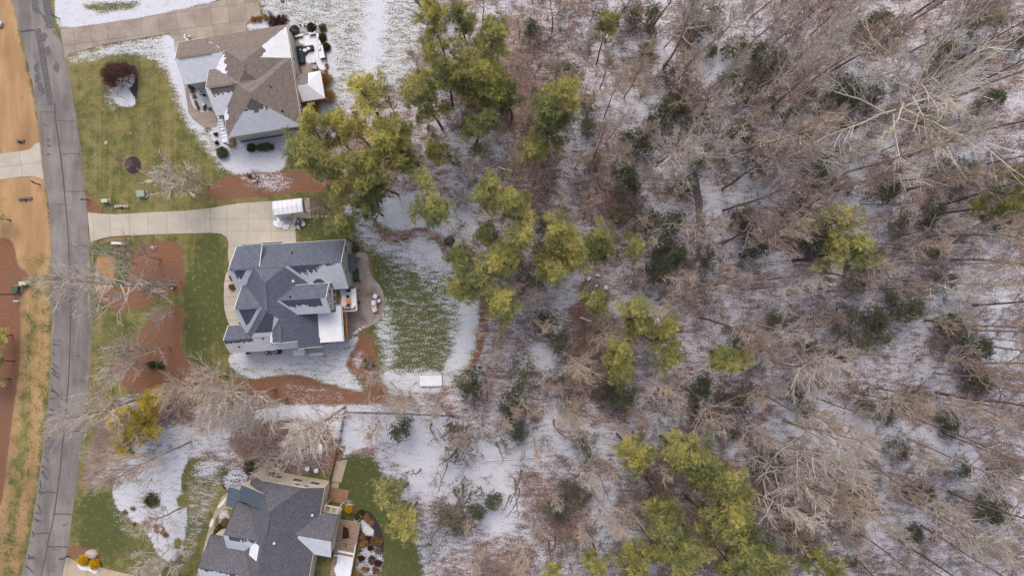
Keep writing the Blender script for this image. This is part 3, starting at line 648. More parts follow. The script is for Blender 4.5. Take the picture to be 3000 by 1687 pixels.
pave('patio', 'brown stained patio behind the grey-roofed house', patio2, R(-4), [-BIG, BIG], [-BIG, BIG], M['patio'], 0.06, 1)
pave('patio', 'snowy terrace behind the brown-roofed house', [(860, 108), (930, 92), (945, 95), (958, 150), (962, 215), (900, 240), (880, 200)], R(-9), frange(835, 965, 3), frange(220, 400, 4), M['conc1'], 0.04)
MB().prism([tuple(W(*p)[:2]) for p in smooth_poly([(874, 112), (902, 104), (930, 100), (940, 120), (952, 160), (960, 205), (935, 205), (925, 180), (900, 190), (893, 160), (905, 150), (890, 130), (876, 128)], 1)], 0.041, 0.065).build('terrace_snow', M['snow'], bpy.data.objects['patio.001'])
# creek
b = MB()
for q in ([(2028, 500), (2044, 505), (2052, 560), (2062, 600), (2052, 640), (2072, 660), (2060, 690), (2034, 700), (2022, 720), (2012, 705), (2040, 660), (2038, 610), (2030, 560)], [(2110, 805), (2150, 815), (2175, 835), (2160, 845), (2120, 830)]):
    b.prism([tuple(W(*p)[:2]) for p in smooth_poly(q, 1)], -0.05, 0.012)
tag(b.build('creek', M['water']), 'dark narrow creek in the woods', kind='structure')
# ---------------------------------------------------------------- houses: wings whose roofs are bounded by planes
def hash1(i, s=0):
    x = math.sin(i*127.1 + s*311.7)*43758.5453; return x - math.floor(x)
class House:
    def __init__(s, name, label, cat, th, roof_m, wall_m, at, group='houses along the road'):
        s.c, s.s = math.cos(th), math.sin(th); s.th = th; s.rm = roof_m; s.wm = wall_m; s.w = []
        s.root = empty(name, W(*at), label, cat, group)
    def xy(s, u, v, z): return Vector((u*s.c - v*s.s, u*s.s + v*s.c, z))
    def uv(s, px, py, z):
        p = W(px, py, z); return (p.x*s.c + p.y*s.s, -p.x*s.s + p.y*s.c)
    def plane(s, w, side, u, v):
        z, t = w['pl'][side]
        dd = {'L': u - w['u'][0], 'R': w['u'][1] - u, 'B': v - w['v'][0], 'T': w['v'][1] - v}[side]
        return z + t*dd
    def z(s, w, u, v): return min(s.plane(w, k, u, v) for k in w['pl'])
    def top(s, u, v, skip=None):
        best = -1
        for w in s.w:
            if w is skip: continue
            if w['u'][0] <= u <= w['u'][1] and w['v'][0] <= v <= w['v'][1]: best = max(best, s.z(w, u, v))
        return best
    def wing(s, u, v, pl, base=0.0, oh=0.3, walls='LRTB', fas='LRTB', roof_m=None, wall_m=None, trim=None, vent=None, fh=0.2):
        w = dict(u=u, v=v, pl=pl); s.w.append(w)
        rect = [(u[0], v[0]), (u[1], v[0]), (u[1], v[1]), (u[0], v[1])]
        b = MB(); w['poly'] = {}
        keys = list(pl)
        for k in keys:
            poly = rect
            for k2 in keys:
                if k2 == k: continue
                out = []
                f = lambda p: s.plane(w, k, *p) - s.plane(w, k2, *p)
                for i in range(len(poly)):
                    p, q = poly[i], poly[(i + 1) % len(poly)]; dp, dq = f(p), f(q)
                    if dp <= 1e-9: out.append(p)
                    if (dp < -1e-9 and dq > 1e-9) or (dq < -1e-9 and dp > 1e-9):
                        t = dp/(dp - dq); out.append((p[0] + (q[0] - p[0])*t, p[1] + (q[1] - p[1])*t))
                poly = out
                if len(poly) < 3: break
            if len(poly) < 3: continue
            w['poly'][k] = poly
            up = [s.xy(p[0], p[1], s.plane(w, k, *p)) for p in poly]
            dn = [s.xy(p[0], p[1], s.plane(w, k, *p) - 0.12) for p in poly]
            n = len(up)
            b.add(up + dn, [tuple(range(n)), tuple(range(2*n - 1, n - 1, -1))])
        roof = b.build('roof', roof_m or s.rm, s.root); w['roof'] = roof
        # profile along each edge
        def edge(side, ins=0.0, n=24):
            a0, a1 = (v if side in 'LR' else u); c = {'L': u[0] + ins, 'R': u[1] - ins, 'B': v[0] + ins, 'T': v[1] - ins}[side]
            ts = [a0 + ins + (a1 - a0 - 2*ins)*k/n for k in range(n + 1)]
            for poly in w['poly'].values():
                for p in poly:
                    q, a = (p[0], p[1]) if side in 'LR' else (p[1], p[0])
                    if a0 + ins < a < a1 - ins: ts.append(a)
            ts = sorted(set(round(t, 4) for t in ts))
            return [((c, t) if side in 'LR' else (t, c)) for t in ts]
        out = {'L': (-1, 0), 'R': (1, 0), 'B': (0, -1), 'T': (0, 1)}
        fb = MB()
        for sd in fas:
            e = edge(sd); ox, oy = out[sd]; vv = []; fs = []
            for (a, c) in e:
                z = s.z(w, a, c)
                vv += [s.xy(a - ox*0.04, c - oy*0.04, z + 0.012), s.xy(a + ox*0.035, c + oy*0.035, z + 0.012), s.xy(a + ox*0.035, c + oy*0.035, z - fh), s.xy(a - ox*0.04, c - oy*0.04, z - fh)]
            for i in range(len(e) - 1):
                for k in range(3): fs.append((i*4 + k, i*4 + k + 1, i*4 + 5 + k, i*4 + 4 + k))
            fb.add(vv, fs)
        if fas: fb.build('fascia', trim or M['white'], s.root)
        wb = MB()
        for sd in walls:
            e = edge(sd, oh); vv = []; fs = []
            for (a, c) in e: z = s.z(w, a, c) - 0.10; vv += [s.xy(a, c, base), s.xy(a, c, max(z, base + 0.05))]
            for i in range(len(e) - 1): fs.append((2*i, 2*i + 2, 2*i + 3, 2*i + 1) if sd in 'BR' else (2*i + 2, 2*i, 2*i + 1, 2*i + 3))
            wb.add(vv, fs)
        w['wall'] = wb.build('wall', wall_m or s.wm, s.root) if walls else None
        w['oh'] = oh
        if vent:
            (u0, v0), (u1, v1) = vent
            z0 = s.z(w, u0, v0); z1 = s.z(w, u1, v1); vb = MB()
            a, c = s.xy(u0, v0, z0 + 0.03), s.xy(u1, v1, z1 + 0.03)
            dr = (c - a); L = dr.length; vb.box((a + c)/2, (L, 0.34, 0.09), math.atan2(dr.y, dr.x)); vb.build('ridge_vent', s.rm, roof)
        return w
    def snow(s, w, side, thr, u=None, v=None, cell=0.13, colw=0.26, amp=0.16, keepedge=0.0, seed=0, row=0.0, holes=()):
        """snow lying on one roof slope: real cells kept where the melt line has not reached; thr(u,v)->0..1 share of slope bare below the ridge"""
        uu = u or w['u']; vv_ = v or w['v']; b = MB(); poly = w['poly'].get(side)
        if not poly: return
        zs = [s.plane(w, side, *p) for p in poly]; zt, zb = max(zs), min(zs)
        nu = int((uu[1] - uu[0])/cell); nv = int((vv_[1] - vv_[0])/cell)
        vid = {}
        for i in range(nu):
            for j in range(nv):
                cu = uu[0] + (i + 0.5)*cell; cv = vv_[0] + (j + 0.5)*cell
                z = s.plane(w, side, cu, cv)
                if z > s.z(w, cu, cv) + 1e-4 or s.top(cu, cv, w) > z + 0.012: continue
                sl = (zt - z)/max(0.01, zt - zb)
                a = cu if side in 'TB' else cv; ci = math.floor(a/colw)
                t = thr(cu, cv)
                n = (hash1(ci, seed) - 0.5)*2*amp + (hash1(ci//3, seed + 7) - 0.5)*amp
                if row and t > 0.02 and hash1(math.floor(sl*22), seed + 5) > 0.62: n -= row*0.3*hash1(ci*3 + math.floor(sl*22)*7, seed)
                if any((cu - hu)**2/(ru*ru) + (cv - hv)**2/(rv*rv) < 1 + n for hu, hv, ru, rv in holes): continue
                if sl + (n if t > 0.005 else 0) < t: continue
                ids = []
                for di, dj in ((0, 0), (1, 0), (1, 1), (0, 1)):
                    k = (i + di, j + dj)
                    if k not in vid:
                        pu, pv = uu[0] + k[0]*cell, vv_[0] + k[1]*cell
                        vid[k] = len(b.v); b.v.append(tuple(s.xy(pu, pv, s.plane(w, side, pu, pv) + 0.035 + 0.012*hash1(k[0]*17 + k[1]*29, 2))))
                    ids.append(vid[k])
                b.f.append(tuple(ids)); b.m.append(0)
        if b.f: b.build('roof_snow', M['snow'], w['roof'], smooth=True)['kind'] = 'stuff'
    def window(s, w, side, along_, z, ww=0.9, hh=1.2, frame=None):
        oh = w['oh']; c = {'L': w['u'][0] + oh, 'R': w['u'][1] - oh, 'B': w['v'][0] + oh, 'T': w['v'][1] - oh}[side]
        sg = {'L': -1, 'R': 1, 'B': -1, 'T': 1}[side]
        p = s.xy(c + sg*0.03, along_, z) if side in 'LR' else s.xy(along_, c + sg*0.03, z)
        rz = s.th + (math.pi/2 if side in 'LR' else 0)
        wo = MB()
        n2 = s.xy(sg, 0, 0) if side in 'LR' else s.xy(0, sg, 0)
        t2 = s.xy(0, 1, 0) if side in 'LR' else s.xy(1, 0, 0)
        for k in (-1, 1):
            wo.box(p + Vector((0, 0, k*(hh/2 + 0.04))), (ww + 0.2, 0.08, 0.09), rz); wo.box(p + t2*(k*(ww/2 + 0.04)), (0.09, 0.078, hh), rz)
        wo.box(p + n2*0.012, (ww, 0.05, 0.05), rz)
        f = wo.build('window', frame or M['white'], w['wall'])
        MB().box(p, (ww, 0.05, hh), rz).build('pane', M['glass'], f)
    def door(s, w, side, along_, ww=1.0, hh=2.1, mat=None, z0=0.0):
        oh = w['oh']; c = {'L': w['u'][0] + oh, 'R': w['u'][1] - oh, 'B': w['v'][0] + oh, 'T': w['v'][1] - oh}[side]
        sg = {'L': -1, 'R': 1, 'B': -1, 'T': 1}[side]
        p = s.xy(c + sg*0.03, along_, z0 + hh/2) if side in 'LR' else s.xy(along_, c + sg*0.03, z0 + hh/2)
        rz = s.th + (math.pi/2 if side in 'LR' else 0)
        MB().box(p, (ww, 0.07, hh), rz).build('door', mat or M['white'], w['wall'])
    def vent_pipe(s, w, px, py, zg=8.0, mat=None):
        u, v = s.uv(px, py, zg)
        for _ in range(4):
            z = s.z(w, u, v); u, v = s.uv(px, py, z)
        p = s.xy(u, v, z)
        b = MB().tube([p + Vector((0, 0, -0.1)), p + Vector((0, 0, 0.42))], 0.08, 8)
        b.tube([p + Vector((0, 0, -0.02)), p + Vector((0, 0, 0.10))], [0.2, 0.1], 8)
        b.build('vent_pipe', mat or M['charcoal'], w['roof'])
    def vent_cap(s, w, px, py, zg=8.0):
        u, v = s.uv(px, py, zg)
        for _ in range(4):
            z = s.z(w, u, v); u, v = s.uv(px, py, z)
        p = s.xy(u, v, z); MB().rbox(p + Vector((0, 0, 0.12)), (0.34, 0.34, 0.26), 0.05, s.th).build('vent_cap', M['white'], w['roof'])

# --- the grey-roofed house in the middle of the left half
h2 = House('grey_roofed_house', 'house with slate grey gabled roof, partly snowy, on the pale driveway', 'house', R(3.65), M['roof2'], M['siding2'], (850, 860))
A = h2.wing((-41.95, -25.15), (1.55, 9.08), {'T': (4.8, 1.0), 'B': (4.8, 0.985)}, oh=0.28, vent=((-41.6, 5.33), (-37.6, 5.33)))
h2.wing((-41.15, -35.0), (5.4, 9.47), {'T': (4.43, 1.0)}, oh=0.28, walls='T', fas='T')
dm = h2.wing((-40.0, -37.35), (5.35, 9.1), {'T': (6.55, 0.5)}, oh=0.12, base=4.4, walls='LRT', fas='TR')
B = h2.wing((-41.8, -29.8), (-7.15, 5.3), {'L': (4.8, 1.0), 'R': (4.8, 1.0), 'T': (8.52, 1.0), 'B': (4.78, 1.0)}, walls='LRB', fas='', vent=((-35.8, 2.7), (-35.8, -1.0)))
Dw = h2.wing((-35.5, -27.4), (-1.92, 2.52), {'T': (7.45, 1.0), 'B': (7.45, 1.0)}, oh=0.22, walls='RTB', fas='RTB')
Fw = h2.wing((-40.95, -36.0), (-5.65, 3.2), {'T': (6.05, 1.0), 'B': (4.6, 1.0)}, oh=0.25, walls='L', fas='L', vent=((-40.6, -0.5), (-37.2, -0.5)))
Hw = h2.wing((-44.05, -37.05), (-7.2, -3.0), {'T': (4.75, 1.0), 'B': (4.74, 1.003)}, oh=0.25, vent=((-43.5, -5.1), (-41.5, -5.1)))
Gw = h2.wing((-36.9, -29.8), (-5.9, -1.0), {'L': (7.1, 1.0), 'R': (4.815, 1.0)}, oh=0.25, walls='LB', fas='B', vent=((-34.5, -3.4), (-34.5, -5.8)))
h2.wing((-32.6, -29.75), (-7.1, -5.7), {'R': (4.80, 1.0)}, oh=0.2, walls='LB', fas='B')
Ww = h2.wing((-31.9, -26.45), (-6.5, -0.95), {'R': (4.45, 0.16)}, oh=0.2, walls='', fas='RTB')
AW = h2.wing((-25.4, -24.5), (4.2, 7.0), {'R': (2.55, 0.42)}, oh=0.05, base=2.3, walls='', fas='', roof_m=M['bluegrey'])
fb = h2.wing((-43.0, -40.6), (-2.6, 2.2), {'L': (3.0, 0.35)}, oh=0.3, walls='', fas='L', roof_m=M['roof2'])
sm = lambda a, b, x: max(0, min(1, (x - a)/(b - a)))
h2.snow(A, 'B', lambda u, v: (0.0 if v + u + 28.2 < 0.55 or u > -25.9 else 0.42 - 0.36*sm(-33, -28.0, u)) if u > -35.5 else (0.0 if u < -41.2 or u > -38.6 + (v - 5.3) - 0.6 else 0.3), colw=0.21, seed=1, amp=0.08, row=0.3, holes=((-29.3, 2.7, 0.9, 0.55),))
h2.snow(Dw, 'B', lambda u, v: 0.45 if u < -28.2 and v + u + 34.35 > 0.5 else 0.0, colw=0.21, seed=2, amp=0.08, row=0.4)
h2.snow(Fw, 'B', lambda u, v: 0.0 if u < -40.35 or u > v - 36.9 else 0.5, colw=0.21, seed=3, amp=0.10, row=0.3)
h2.snow(B, 'B', lambda u, v: 0.0 if v < -4.3 - 0.0*u else (1.0 if u < -35.3 + 0.55*(v + 2.4) else 0.0), seed=4, amp=0.0)
h2.snow(Hw, 'B', lambda u, v: 0.26 if u < -39.6 else 0.0, seed=5, amp=0.05)
h2.snow(Gw, 'L', lambda u, v: 0.74 - 0.05*(v + 5), seed=6, amp=0.08)
h2.snow(Ww, 'R', lambda u, v: 0.0, seed=7)
h2.snow(B, 'L', lambda u, v: 0.80 if v > 1.2 else 1.1, seed=8, amp=0.03)
for v_, z_ in ((7.6, 3.9), (4.1, 4.6)): h2.window(A, 'R', v_, z_, 1.0, 1.1)
for v_ in (1.2, -0.9): h2.window(Dw, 'R', v_, 6.6, 0.6, 1.3)
for v_ in (1.2, 0.15, -0.9): h2.window(Dw, 'R', v_, 4.2, 0.75, 1.6)
h2.door(A, 'R', 5.6, 1.6); h2.window(Hw, 'B', -41.5, 2.6, 1.2, 1.3); h2.window(Hw, 'L', -5.1, 2.6, 1.4, 1.4); h2.door(Hw, 'B', -39.2, 1.0, mat=M['white'])
for u_ in (-39.5, -36.4): h2.door(A, 'T', u_, 2.6, 2.3)
for px_, py_, w_ in ((856, 741, A), (851, 870, Dw), (701, 1015, Hw), (771, 991, B)): h2.vent_pipe(w_, px_, py_)
h2.vent_cap(B, 859.5, 824, 8)
# porch posts, rail, and lower roof pieces
for v_ in (-6.3, -3.7, -1.2): MB().box(h2.xy(-26.65, v_, 2.2), (0.16, 0.16, 4.4), h2.th).build('porch_post', M['white'], h2.root)
b = MB()
for z_ in (0.95, 0.55): b.box(h2.xy(-26.1, -3.7, 2.6 + z_), (0.07, 5.4, 0.06), h2.th)
for k in range(9): b.box(h2.xy(-26.1, -6.3 + k*0.65, 3.05), (0.07, 0.07, 1.0), h2.th)
b.build('porch_rail', M['wood'], h2.root)
b = MB(); b.box(h2.xy(-28.9, -3.7, 2.55), (5.6, 5.5, 0.18), h2.th); b.build('porch_floor', M['decking'], h2.root)
b = MB(); b.box(h2.xy(-25.9, -0.2, 2.6), (3.0, 3.6, 0.2), h2.th)
for du, dv in ((1.35, 1.5), (1.35, -1.7), (-1.2, -1.7)): b.box(h2.xy(-25.9 + du, -0.2 + dv, 1.25), (0.15, 0.15, 2.5), h2.th)
dk = b.build('deck', M['decking'], h2.root)
b = MB(); b.prism([tuple(h2.xy(*q, 0)[:2]) for q in ((-27.1, 1.4), (-24.55, 1.45), (-24.6, -1.0), (-25.2, -1.6), (-26.6, -1.5), (-27.0, -0.8), (-26.8, 0.3))], 2.705, 2.73); b.build('deck_snow', M['snow'], dk)
b = MB()
for z_ in (3.6, 3.15): b.box(h2.xy(-24.42, -0.2, z_), (0.09, 3.6, 0.07), h2.th); b.box(h2.xy(-25.6, -1.97, z_), (2.4, 0.09, 0.07), h2.th)
for k in range(7): b.box(h2.xy(-24.42, -1.9 + k*0.56, 3.15), (0.08, 0.08, 0.95), h2.th)
for k in range(4): b.box(h2.xy(-26.6 + k*0.6, -1.97, 3.15), (0.08, 0.08, 0.95), h2.th)
b.build('deck_rail', M['white'], h2.root)
b = MB(); q0 = h2.uv(835, 1016, 2.2); b.box(h2.xy(-34.3, -8.0, 2.0), (1.9, 1.0, 0.12), h2.th); b.box(h2.xy(-34.3, -8.0, 1.0), (1.7, 0.8, 2.0), h2.th); cb = b.build('bay', M['siding2'], h2.root)
MB().rbox(h2.xy(-34.3, -8.0, 2.08), (1.8, 0.95, 0.06), 0.02, h2.th).build('bay_snow', M['snow'], cb)
b = MB(); b.box(h2.xy(-32.0, -8.6, 0.25), (2.3, 0.55, 0.5), h2.th); sp = b.build('step', M['siding2'], h2.root)
MB().rbox(h2.xy(-32.0, -8.6, 0.52), (2.2, 0.5, 0.04), 0.015, h2.th).build('step_snow', M['snow'], sp)

# --- the brown-roofed house at the top left
h1 = House('brown_roofed_house', 'house with brown shingle hip roof and sage walls, topmost on the left', 'house', R(9.17), M['roof1'], M['siding1'], (715, 240))
tr = M['siding3']
K = h1.wing((-45.1, -33.5), (39.2, 45.9), {'T': (4.0, 0.62), 'B': (4.0, 0.62)}, trim=tr, fh=0.12, vent=((-44.5, 42.55), (-39.5, 42.55)))
Lw = h1.wing((-40.5, -27.9), (33.0, 45.92), {'T': (4.02, 0.62), 'R': (4.2, 0.55), 'L': (4.4, 0.55), 'B': (4.5, 0.6)}, trim=tr, fh=0.12, walls='RT', fas='R', vent=((-34.4, 39.6), (-34.4, 38.4)))
Mw = h1.wing((-40.8, -34.0), (33.4, 40.65), {'T': (4.8, 0.65), 'B': (4.8, 0.65)}, trim=tr, fh=0.12, walls='LTB', fas='LTB', vent=((-40.3, 37.02), (-36.6, 37.02)))
Nw = h1.wing((-39.55, -27.95), (29.85, 40.4), {'L': (4.8, 0.65), 'R': (4.8, 0.65), 'B': (4.8, 0.92), 'T': (4.86, 0.65)}, trim=tr, fh=0.12, walls='LRB', fas='LRB', vent=((-33.75, 34.6), (-33.75, 33.9)))
Pv = h1.wing((-28.1, -24.2), (34.0, 38.4), {'R': (3.0, 0.55), 'T': (3.0, 0.55), 'B': (3.0, 0.55)}, trim=M['wood'], fh=0.14, walls='TRB', fas='RTB', wall_m=M['wood'])
h1.snow(K, 'B', lambda u, v: 0.02, seed=11, amp=0.02)
h1.snow(Mw, 'B', lambda u, v: 0.26 if u > -40.2 else 0.0, seed=12, amp=0.07, row=0.2)
h1.snow(Nw, 'B', lambda u, v: 0.34, seed=13, amp=0.08, row=0.4)
h1.snow(Lw, 'R', lambda u, v: (0.42 if v > 40.5 else 1.2) + 0.10*math.sin(v*2), seed=14, amp=0.04, row=0.1)
h1.snow(Lw, 'L', lambda u, v: 0.55 if v > 38.6 else 1.2, seed=16, amp=0.05)
h1.snow(Nw, 'L', lambda u, v: 0.86 if v < 36.5 and v > 32.5 else 1.2, seed=17, amp=0.05)
for sd in 'RB': h1.snow(Pv, sd, lambda u, v: 0.0 if sd == 'R' else 0.0, seed=15)
h1.snow(Pv, 'T', lambda u, v: 0.0 if u > -26.2 else 1.2, seed=18, amp=0.1)
h1.window(Nw, 'R', 31.9, 2.6, 1.8, 1.6); h1.window(Nw, 'R', 35.9, 2.8, 1.0, 1.3); h1.window(Lw, 'R', 41.0, 2.8, 0.6, 1.3); h1.window(Lw, 'R', 43.5, 2.8, 0.6, 1.3)
h1.window(Nw, 'B', -30.2, 2.4, 2.0, 2.0); h1.window(K, 'L', 42.5, 1.8, 1.2, 1.4); h1.window(Mw, 'L', 37.0, 2.2, 1.8, 1.5)
h1.vent_pipe(Nw, 793, 253, 7, M['roof1']); h1.vent_pipe(Nw, 827, 326, 5.5)
for px_, py_ in ((870, 215), (937, 209), (953, 287), (890, 297)): q = W(px_, py_, 3.0); MB().box((q.x, q.y, 1.45), (0.2, 0.2, 2.9), h1.th).build('porch_post', M['wood'], h1.root)
# base band along the lower wall
b = MB(); b.box(h1.xy(-33.75, 30.13, 0.25), (11.1, 0.08, 0.5), h1.th); b.build('base_band', M['charcoal'], h1.root)

# --- the charcoal-roofed house at the bottom
h3 = House('charcoal_roofed_house', 'house with charcoal shingle roof and cream gable wall at the bottom edge', 'house', R(-10), M['roof3'], M['siding3'], (800, 1560))
dk_ = M['charcoal']
Q = h3.wing((-35.0, -23.2), (-62.0, -35.45), {'L': (3.5, 0.96), 'R': (4.2, 0.62), 'T': (6.0, 0.65)}, oh=0.2, trim=M['siding3'], fh=0.16, walls='LRTB', fas='LRT', vent=((-29.75, -39.8), (-29.75, -42.6)))
Rw = h3.wing((-36.3, -30.0), (-48.1, -40.1), {'T': (4.0, 0.82), 'B': (4.0, 0.82)}, trim=dk_, fh=0.12, fas='LT', walls='LTB')
Tw = h3.wing((-39.4, -30.5), (-53.7, -45.75), {'T': (4.0, 0.75), 'B': (4.0, 0.75)}, trim=dk_, fh=0.12, fas='LT', walls='LTB')
Uw = h3.wing((-35.9, -31.2), (-39.5, -37.1), {'L': (4.6, 0.5)}, oh=0.15, trim=M['siding3'], fh=0.1, walls='LTB', fas='T', roof_m=M['bluegrey'])
Vw = h3.wing((-27.0, -20.4), (-46.0, -39.4), {'T': (4.0, 0.62), 'B': (4.0, 0.62)}, trim=dk_, fh=0.14, fas='RTB', walls='RTB')
Po = h3.wing((-38.2, -35.2), (-41.4, -38.4), {'L': (3.0, 0.3)}, oh=0.2, trim=dk_, fh=0.1, fas='L', walls='', roof_m=M['bluegrey'])
for k in range(8):
    v_ = -37.15 - k*0.335; b = MB(); a0, a1 = h3.xy(-35.9, v_, h3.plane(Uw, 'L', -35.9, v_) + 0.03), h3.xy(-31.2, v_, h3.plane(Uw, 'L', -31.2, v_) + 0.03)
    b.tube([a0, a1], 0.03, 4); b.build('standing_seam', M['charcoal'], Uw['roof'])
h3.snow(Rw, 'B', lambda u, v: 0.10 if u > -35.5 else 0.0, seed=21, amp=0.08, row=0.4)
h3.snow(Vw, 'B', lambda u, v: 0.0, u=(-25.6, -20.4), seed=22)
h3.snow(Tw, 'B', lambda u, v: 0.08, seed=23, amp=0.05)
h3.snow(Q, 'L', lambda u, v: 0.0 if -46.9 < v < -44.6 and -32.4 < u < -30.6 else 1.2, seed=24)
b = MB(); q = h3.uv(752, 1480, 5.2); b.ball(h3.xy(q[0], q[1], 5.1), 0.5, (1.6, 0.6, 0.35), 10, 5); b.build('roof_snow', M['snow'], Uw['roof'])
for u_, z_ in ((-31.2, 2.6), (-28.0, 2.6), (-25.2, 2.6)): h3.window(Q, 'T', u_, z_, 1.4, 1.3)
for u_ in (-33.2, -32.0): h3.window(Q, 'T', u_, 1.6, 0.9, 1.4, M['charcoal'])
for u_ in (-27.4, -26.0): h3.window(Q, 'T', u_, 4.6, 0.7, 0.9)
h3.door(Q, 'R', -36.9, 1.4, 2.2, M['siding3'])
h3.vent_cap(Q, 804, 1590, 8); h3.vent_cap(Q, 915.5, 1508, 6)
b = MB()   # trellis over the side entry
for k in range(3): b.box(h3.xy(-22.9 + k*1.0, -39.0, 3.0), (0.14, 0.9, 0.14), h3.th)
b.box(h3.xy(-21.8, -38.6, 2.85), (2.6, 0.16, 0.2), h3.th)
for k in (0, 1): b.box(h3.xy(-22.9 + k*2.2, -38.62, 1.4), (0.16, 0.16, 2.8), h3.th)
b.build('trellis', M['siding3'], h3.root)
b = MB(); b.box(h3.xy(-21.6, -37.7, 0.12), (2.9, 2.2, 0.24), h3.th); b.build('porch_floor', M['decking'], h3.root)
# rear deck with boards, screens and snow
b = MB()
for k in range(26): b.box(h3.xy(-19.0, -41.2 - k*0.42, 1.0), (3.4, 0.38, 0.1), h3.th)
b.box(h3.xy(-19.0, -46.4, 0.82), (3.2, 10.6, 0.2), h3.th)
for du in (-1.5, 1.5):
    for dv in (-5, 0, 5): b.box(h3.xy(-19.0 + du, -46.4 + dv, 0.45), (0.16, 0.16, 0.9), h3.th)
deck3 = b.build('deck', M['deckgrey'], h3.root)
b = MB(); b.prism([tuple(h3.xy(*q, 0)[:2]) for q in ((-20.0, -46.6), (-17.5, -46.7), (-17.5, -51.6), (-18.8, -51.0), (-19.6, -50.2), (-20.2, -49.0), (-19.9, -48.0))], 1.055, 1.085); b.build('deck_snow', M['snow'], deck3)
b = MB(); b.prism([tuple(h3.xy(*q, 0)[:2]) for q in ((-20.1, -45.9), (-17.5, -46.0), (-17.5, -46.3), (-20.1, -46.3))], 1.055, 1.085); b.build('deck_snow', M['snow'], deck3)
b = MB()
for dv0, dv1 in ((-44.4, -46.4), (-46.5, -51.6)):
    b.box(h3.xy(-17.35, (dv0 + dv1)/2, 2.0), (0.1, abs(dv1 - dv0), 0.1), h3.th)
    for k in range(5): b.box(h3.xy(-17.35, dv0 + (dv1 - dv0)*k/4, 1.5), (0.09, 0.09, 1.0), h3.th)
b.box(h3.xy(-18.9, -46.45, 2.0), (3.0, 0.1, 0.1), h3.th)
b.build('deck_rail', M['white'], h3.root)
# ---------------------------------------------------------------- trees
class TreeKit:
    def __init__(s, seed): s.r = random.Random(seed); s.t = MB(); s.b = MB()
    def branch(s, p, dr, length, r0, r1, n, sides, up=0.25, wob=0.18, mb=None):
        pts = [Vector(p)]; dr = dr.normalized(); r = s.r; st = length/n
        for i in range(n):
            dr = (dr + Vector((r.uniform(-wob, wob), r.uniform(-wob, wob), r.uniform(-wob, wob) + up/n))).normalized()
            pts.append(pts[-1] + dr*st)
        (mb or s.b).tube(pts, [r0 + (r1 - r0)*i/n for i in range(n + 1)], sides, cap=False)
        return pts
    def side(s, dr, ang):
        a = dr.orthogonal().normalized(); a.rotate(Matrix.Rotation(s.r.uniform(0, 2*math.pi), 3, dr))
        return (dr*math.cos(ang) + a*math.sin(ang)).normalized()
def at(pts, t):
    k = t*(len(pts) - 1); i = min(int(k), len(pts) - 2); return pts[i].lerp(pts[i + 1], k - i), (pts[i + 1] - pts[i]).normalized()
def bare_tree(seed, h, crown_r, start=0.45, limbs=22, r0=0.2, subs=6, twigs=5, twr=0.028, low=52, high=10, multi=1, crook=0.10, lk=0.42, sr=0.045, lx=1.25, lup=0.5):
    k = TreeKit(seed); r = k.r
    stems = []
    for m in range(multi):
        lean = 0.0 if multi == 1 else 0.28
        d0 = Vector((r.uniform(-0.05, 0.05) + lean*math.cos(6.28*m/multi), r.uniform(-0.05, 0.05) + lean*math.sin(6.28*m/multi), 1))
        pts = k.branch((r.uniform(-.1, .1)*(multi > 1), r.uniform(-.1, .1)*(multi > 1), -0.15), d0, h*0.93, r0, 0.035, 12, 7, 0.25 if multi > 1 else 0.05, crook*0.6, k.t)
        stems.append(pts)
    for pts in stems:
        for i in range(limbs):
            t = start + (0.99 - start)*((i + r.random())/limbs)**0.9
            p, dr = at(pts, min(t, 0.995)); f = (t - start)/(1 - start)
            ang = R(low + (high - low)*f + r.uniform(-12, 12))
            ln = lx*crown_r*(1.05 - 0.62*f**1.5)*r.uniform(0.7, 1.15)*(0.75 + 0.25*min(1, f*4))
            az = seed*1.7 + i*2.39996 + r.uniform(-0.5, 0.5); d1 = Vector((math.sin(ang)*math.cos(az), math.sin(ang)*math.sin(az), math.cos(ang)))
            lr = max(0.04, r0*lk*(1 - 0.6*f))
            L = k.branch(p, d1, ln, lr, min(0.04, sr), 5, 5, lup, 0.08 + crook*0.3)
            for j in range(subs):
                q, d2 = at(L, r.uniform(0.22, 1.0)); l2 = ln*r.uniform(0.28, 0.5)
                B2 = k.branch(q, (k.side(d2, R(r.uniform(25, 55))) + Vector((0, 0, 0.22))), l2, sr, twr, 3, 3, 0.3, 0.10)
                for m in range(twigs):
                    q2, d3 = at(B2, r.uniform(0.15, 1.0))
                    k.branch(q2, k.side(d3, R(r.uniform(18, 55))) + Vector((0, 0, 0.2)), l2*r.uniform(0.35, 0.75), twr, twr*0.5, 2, 3, 0.25, 0.12)
    return k
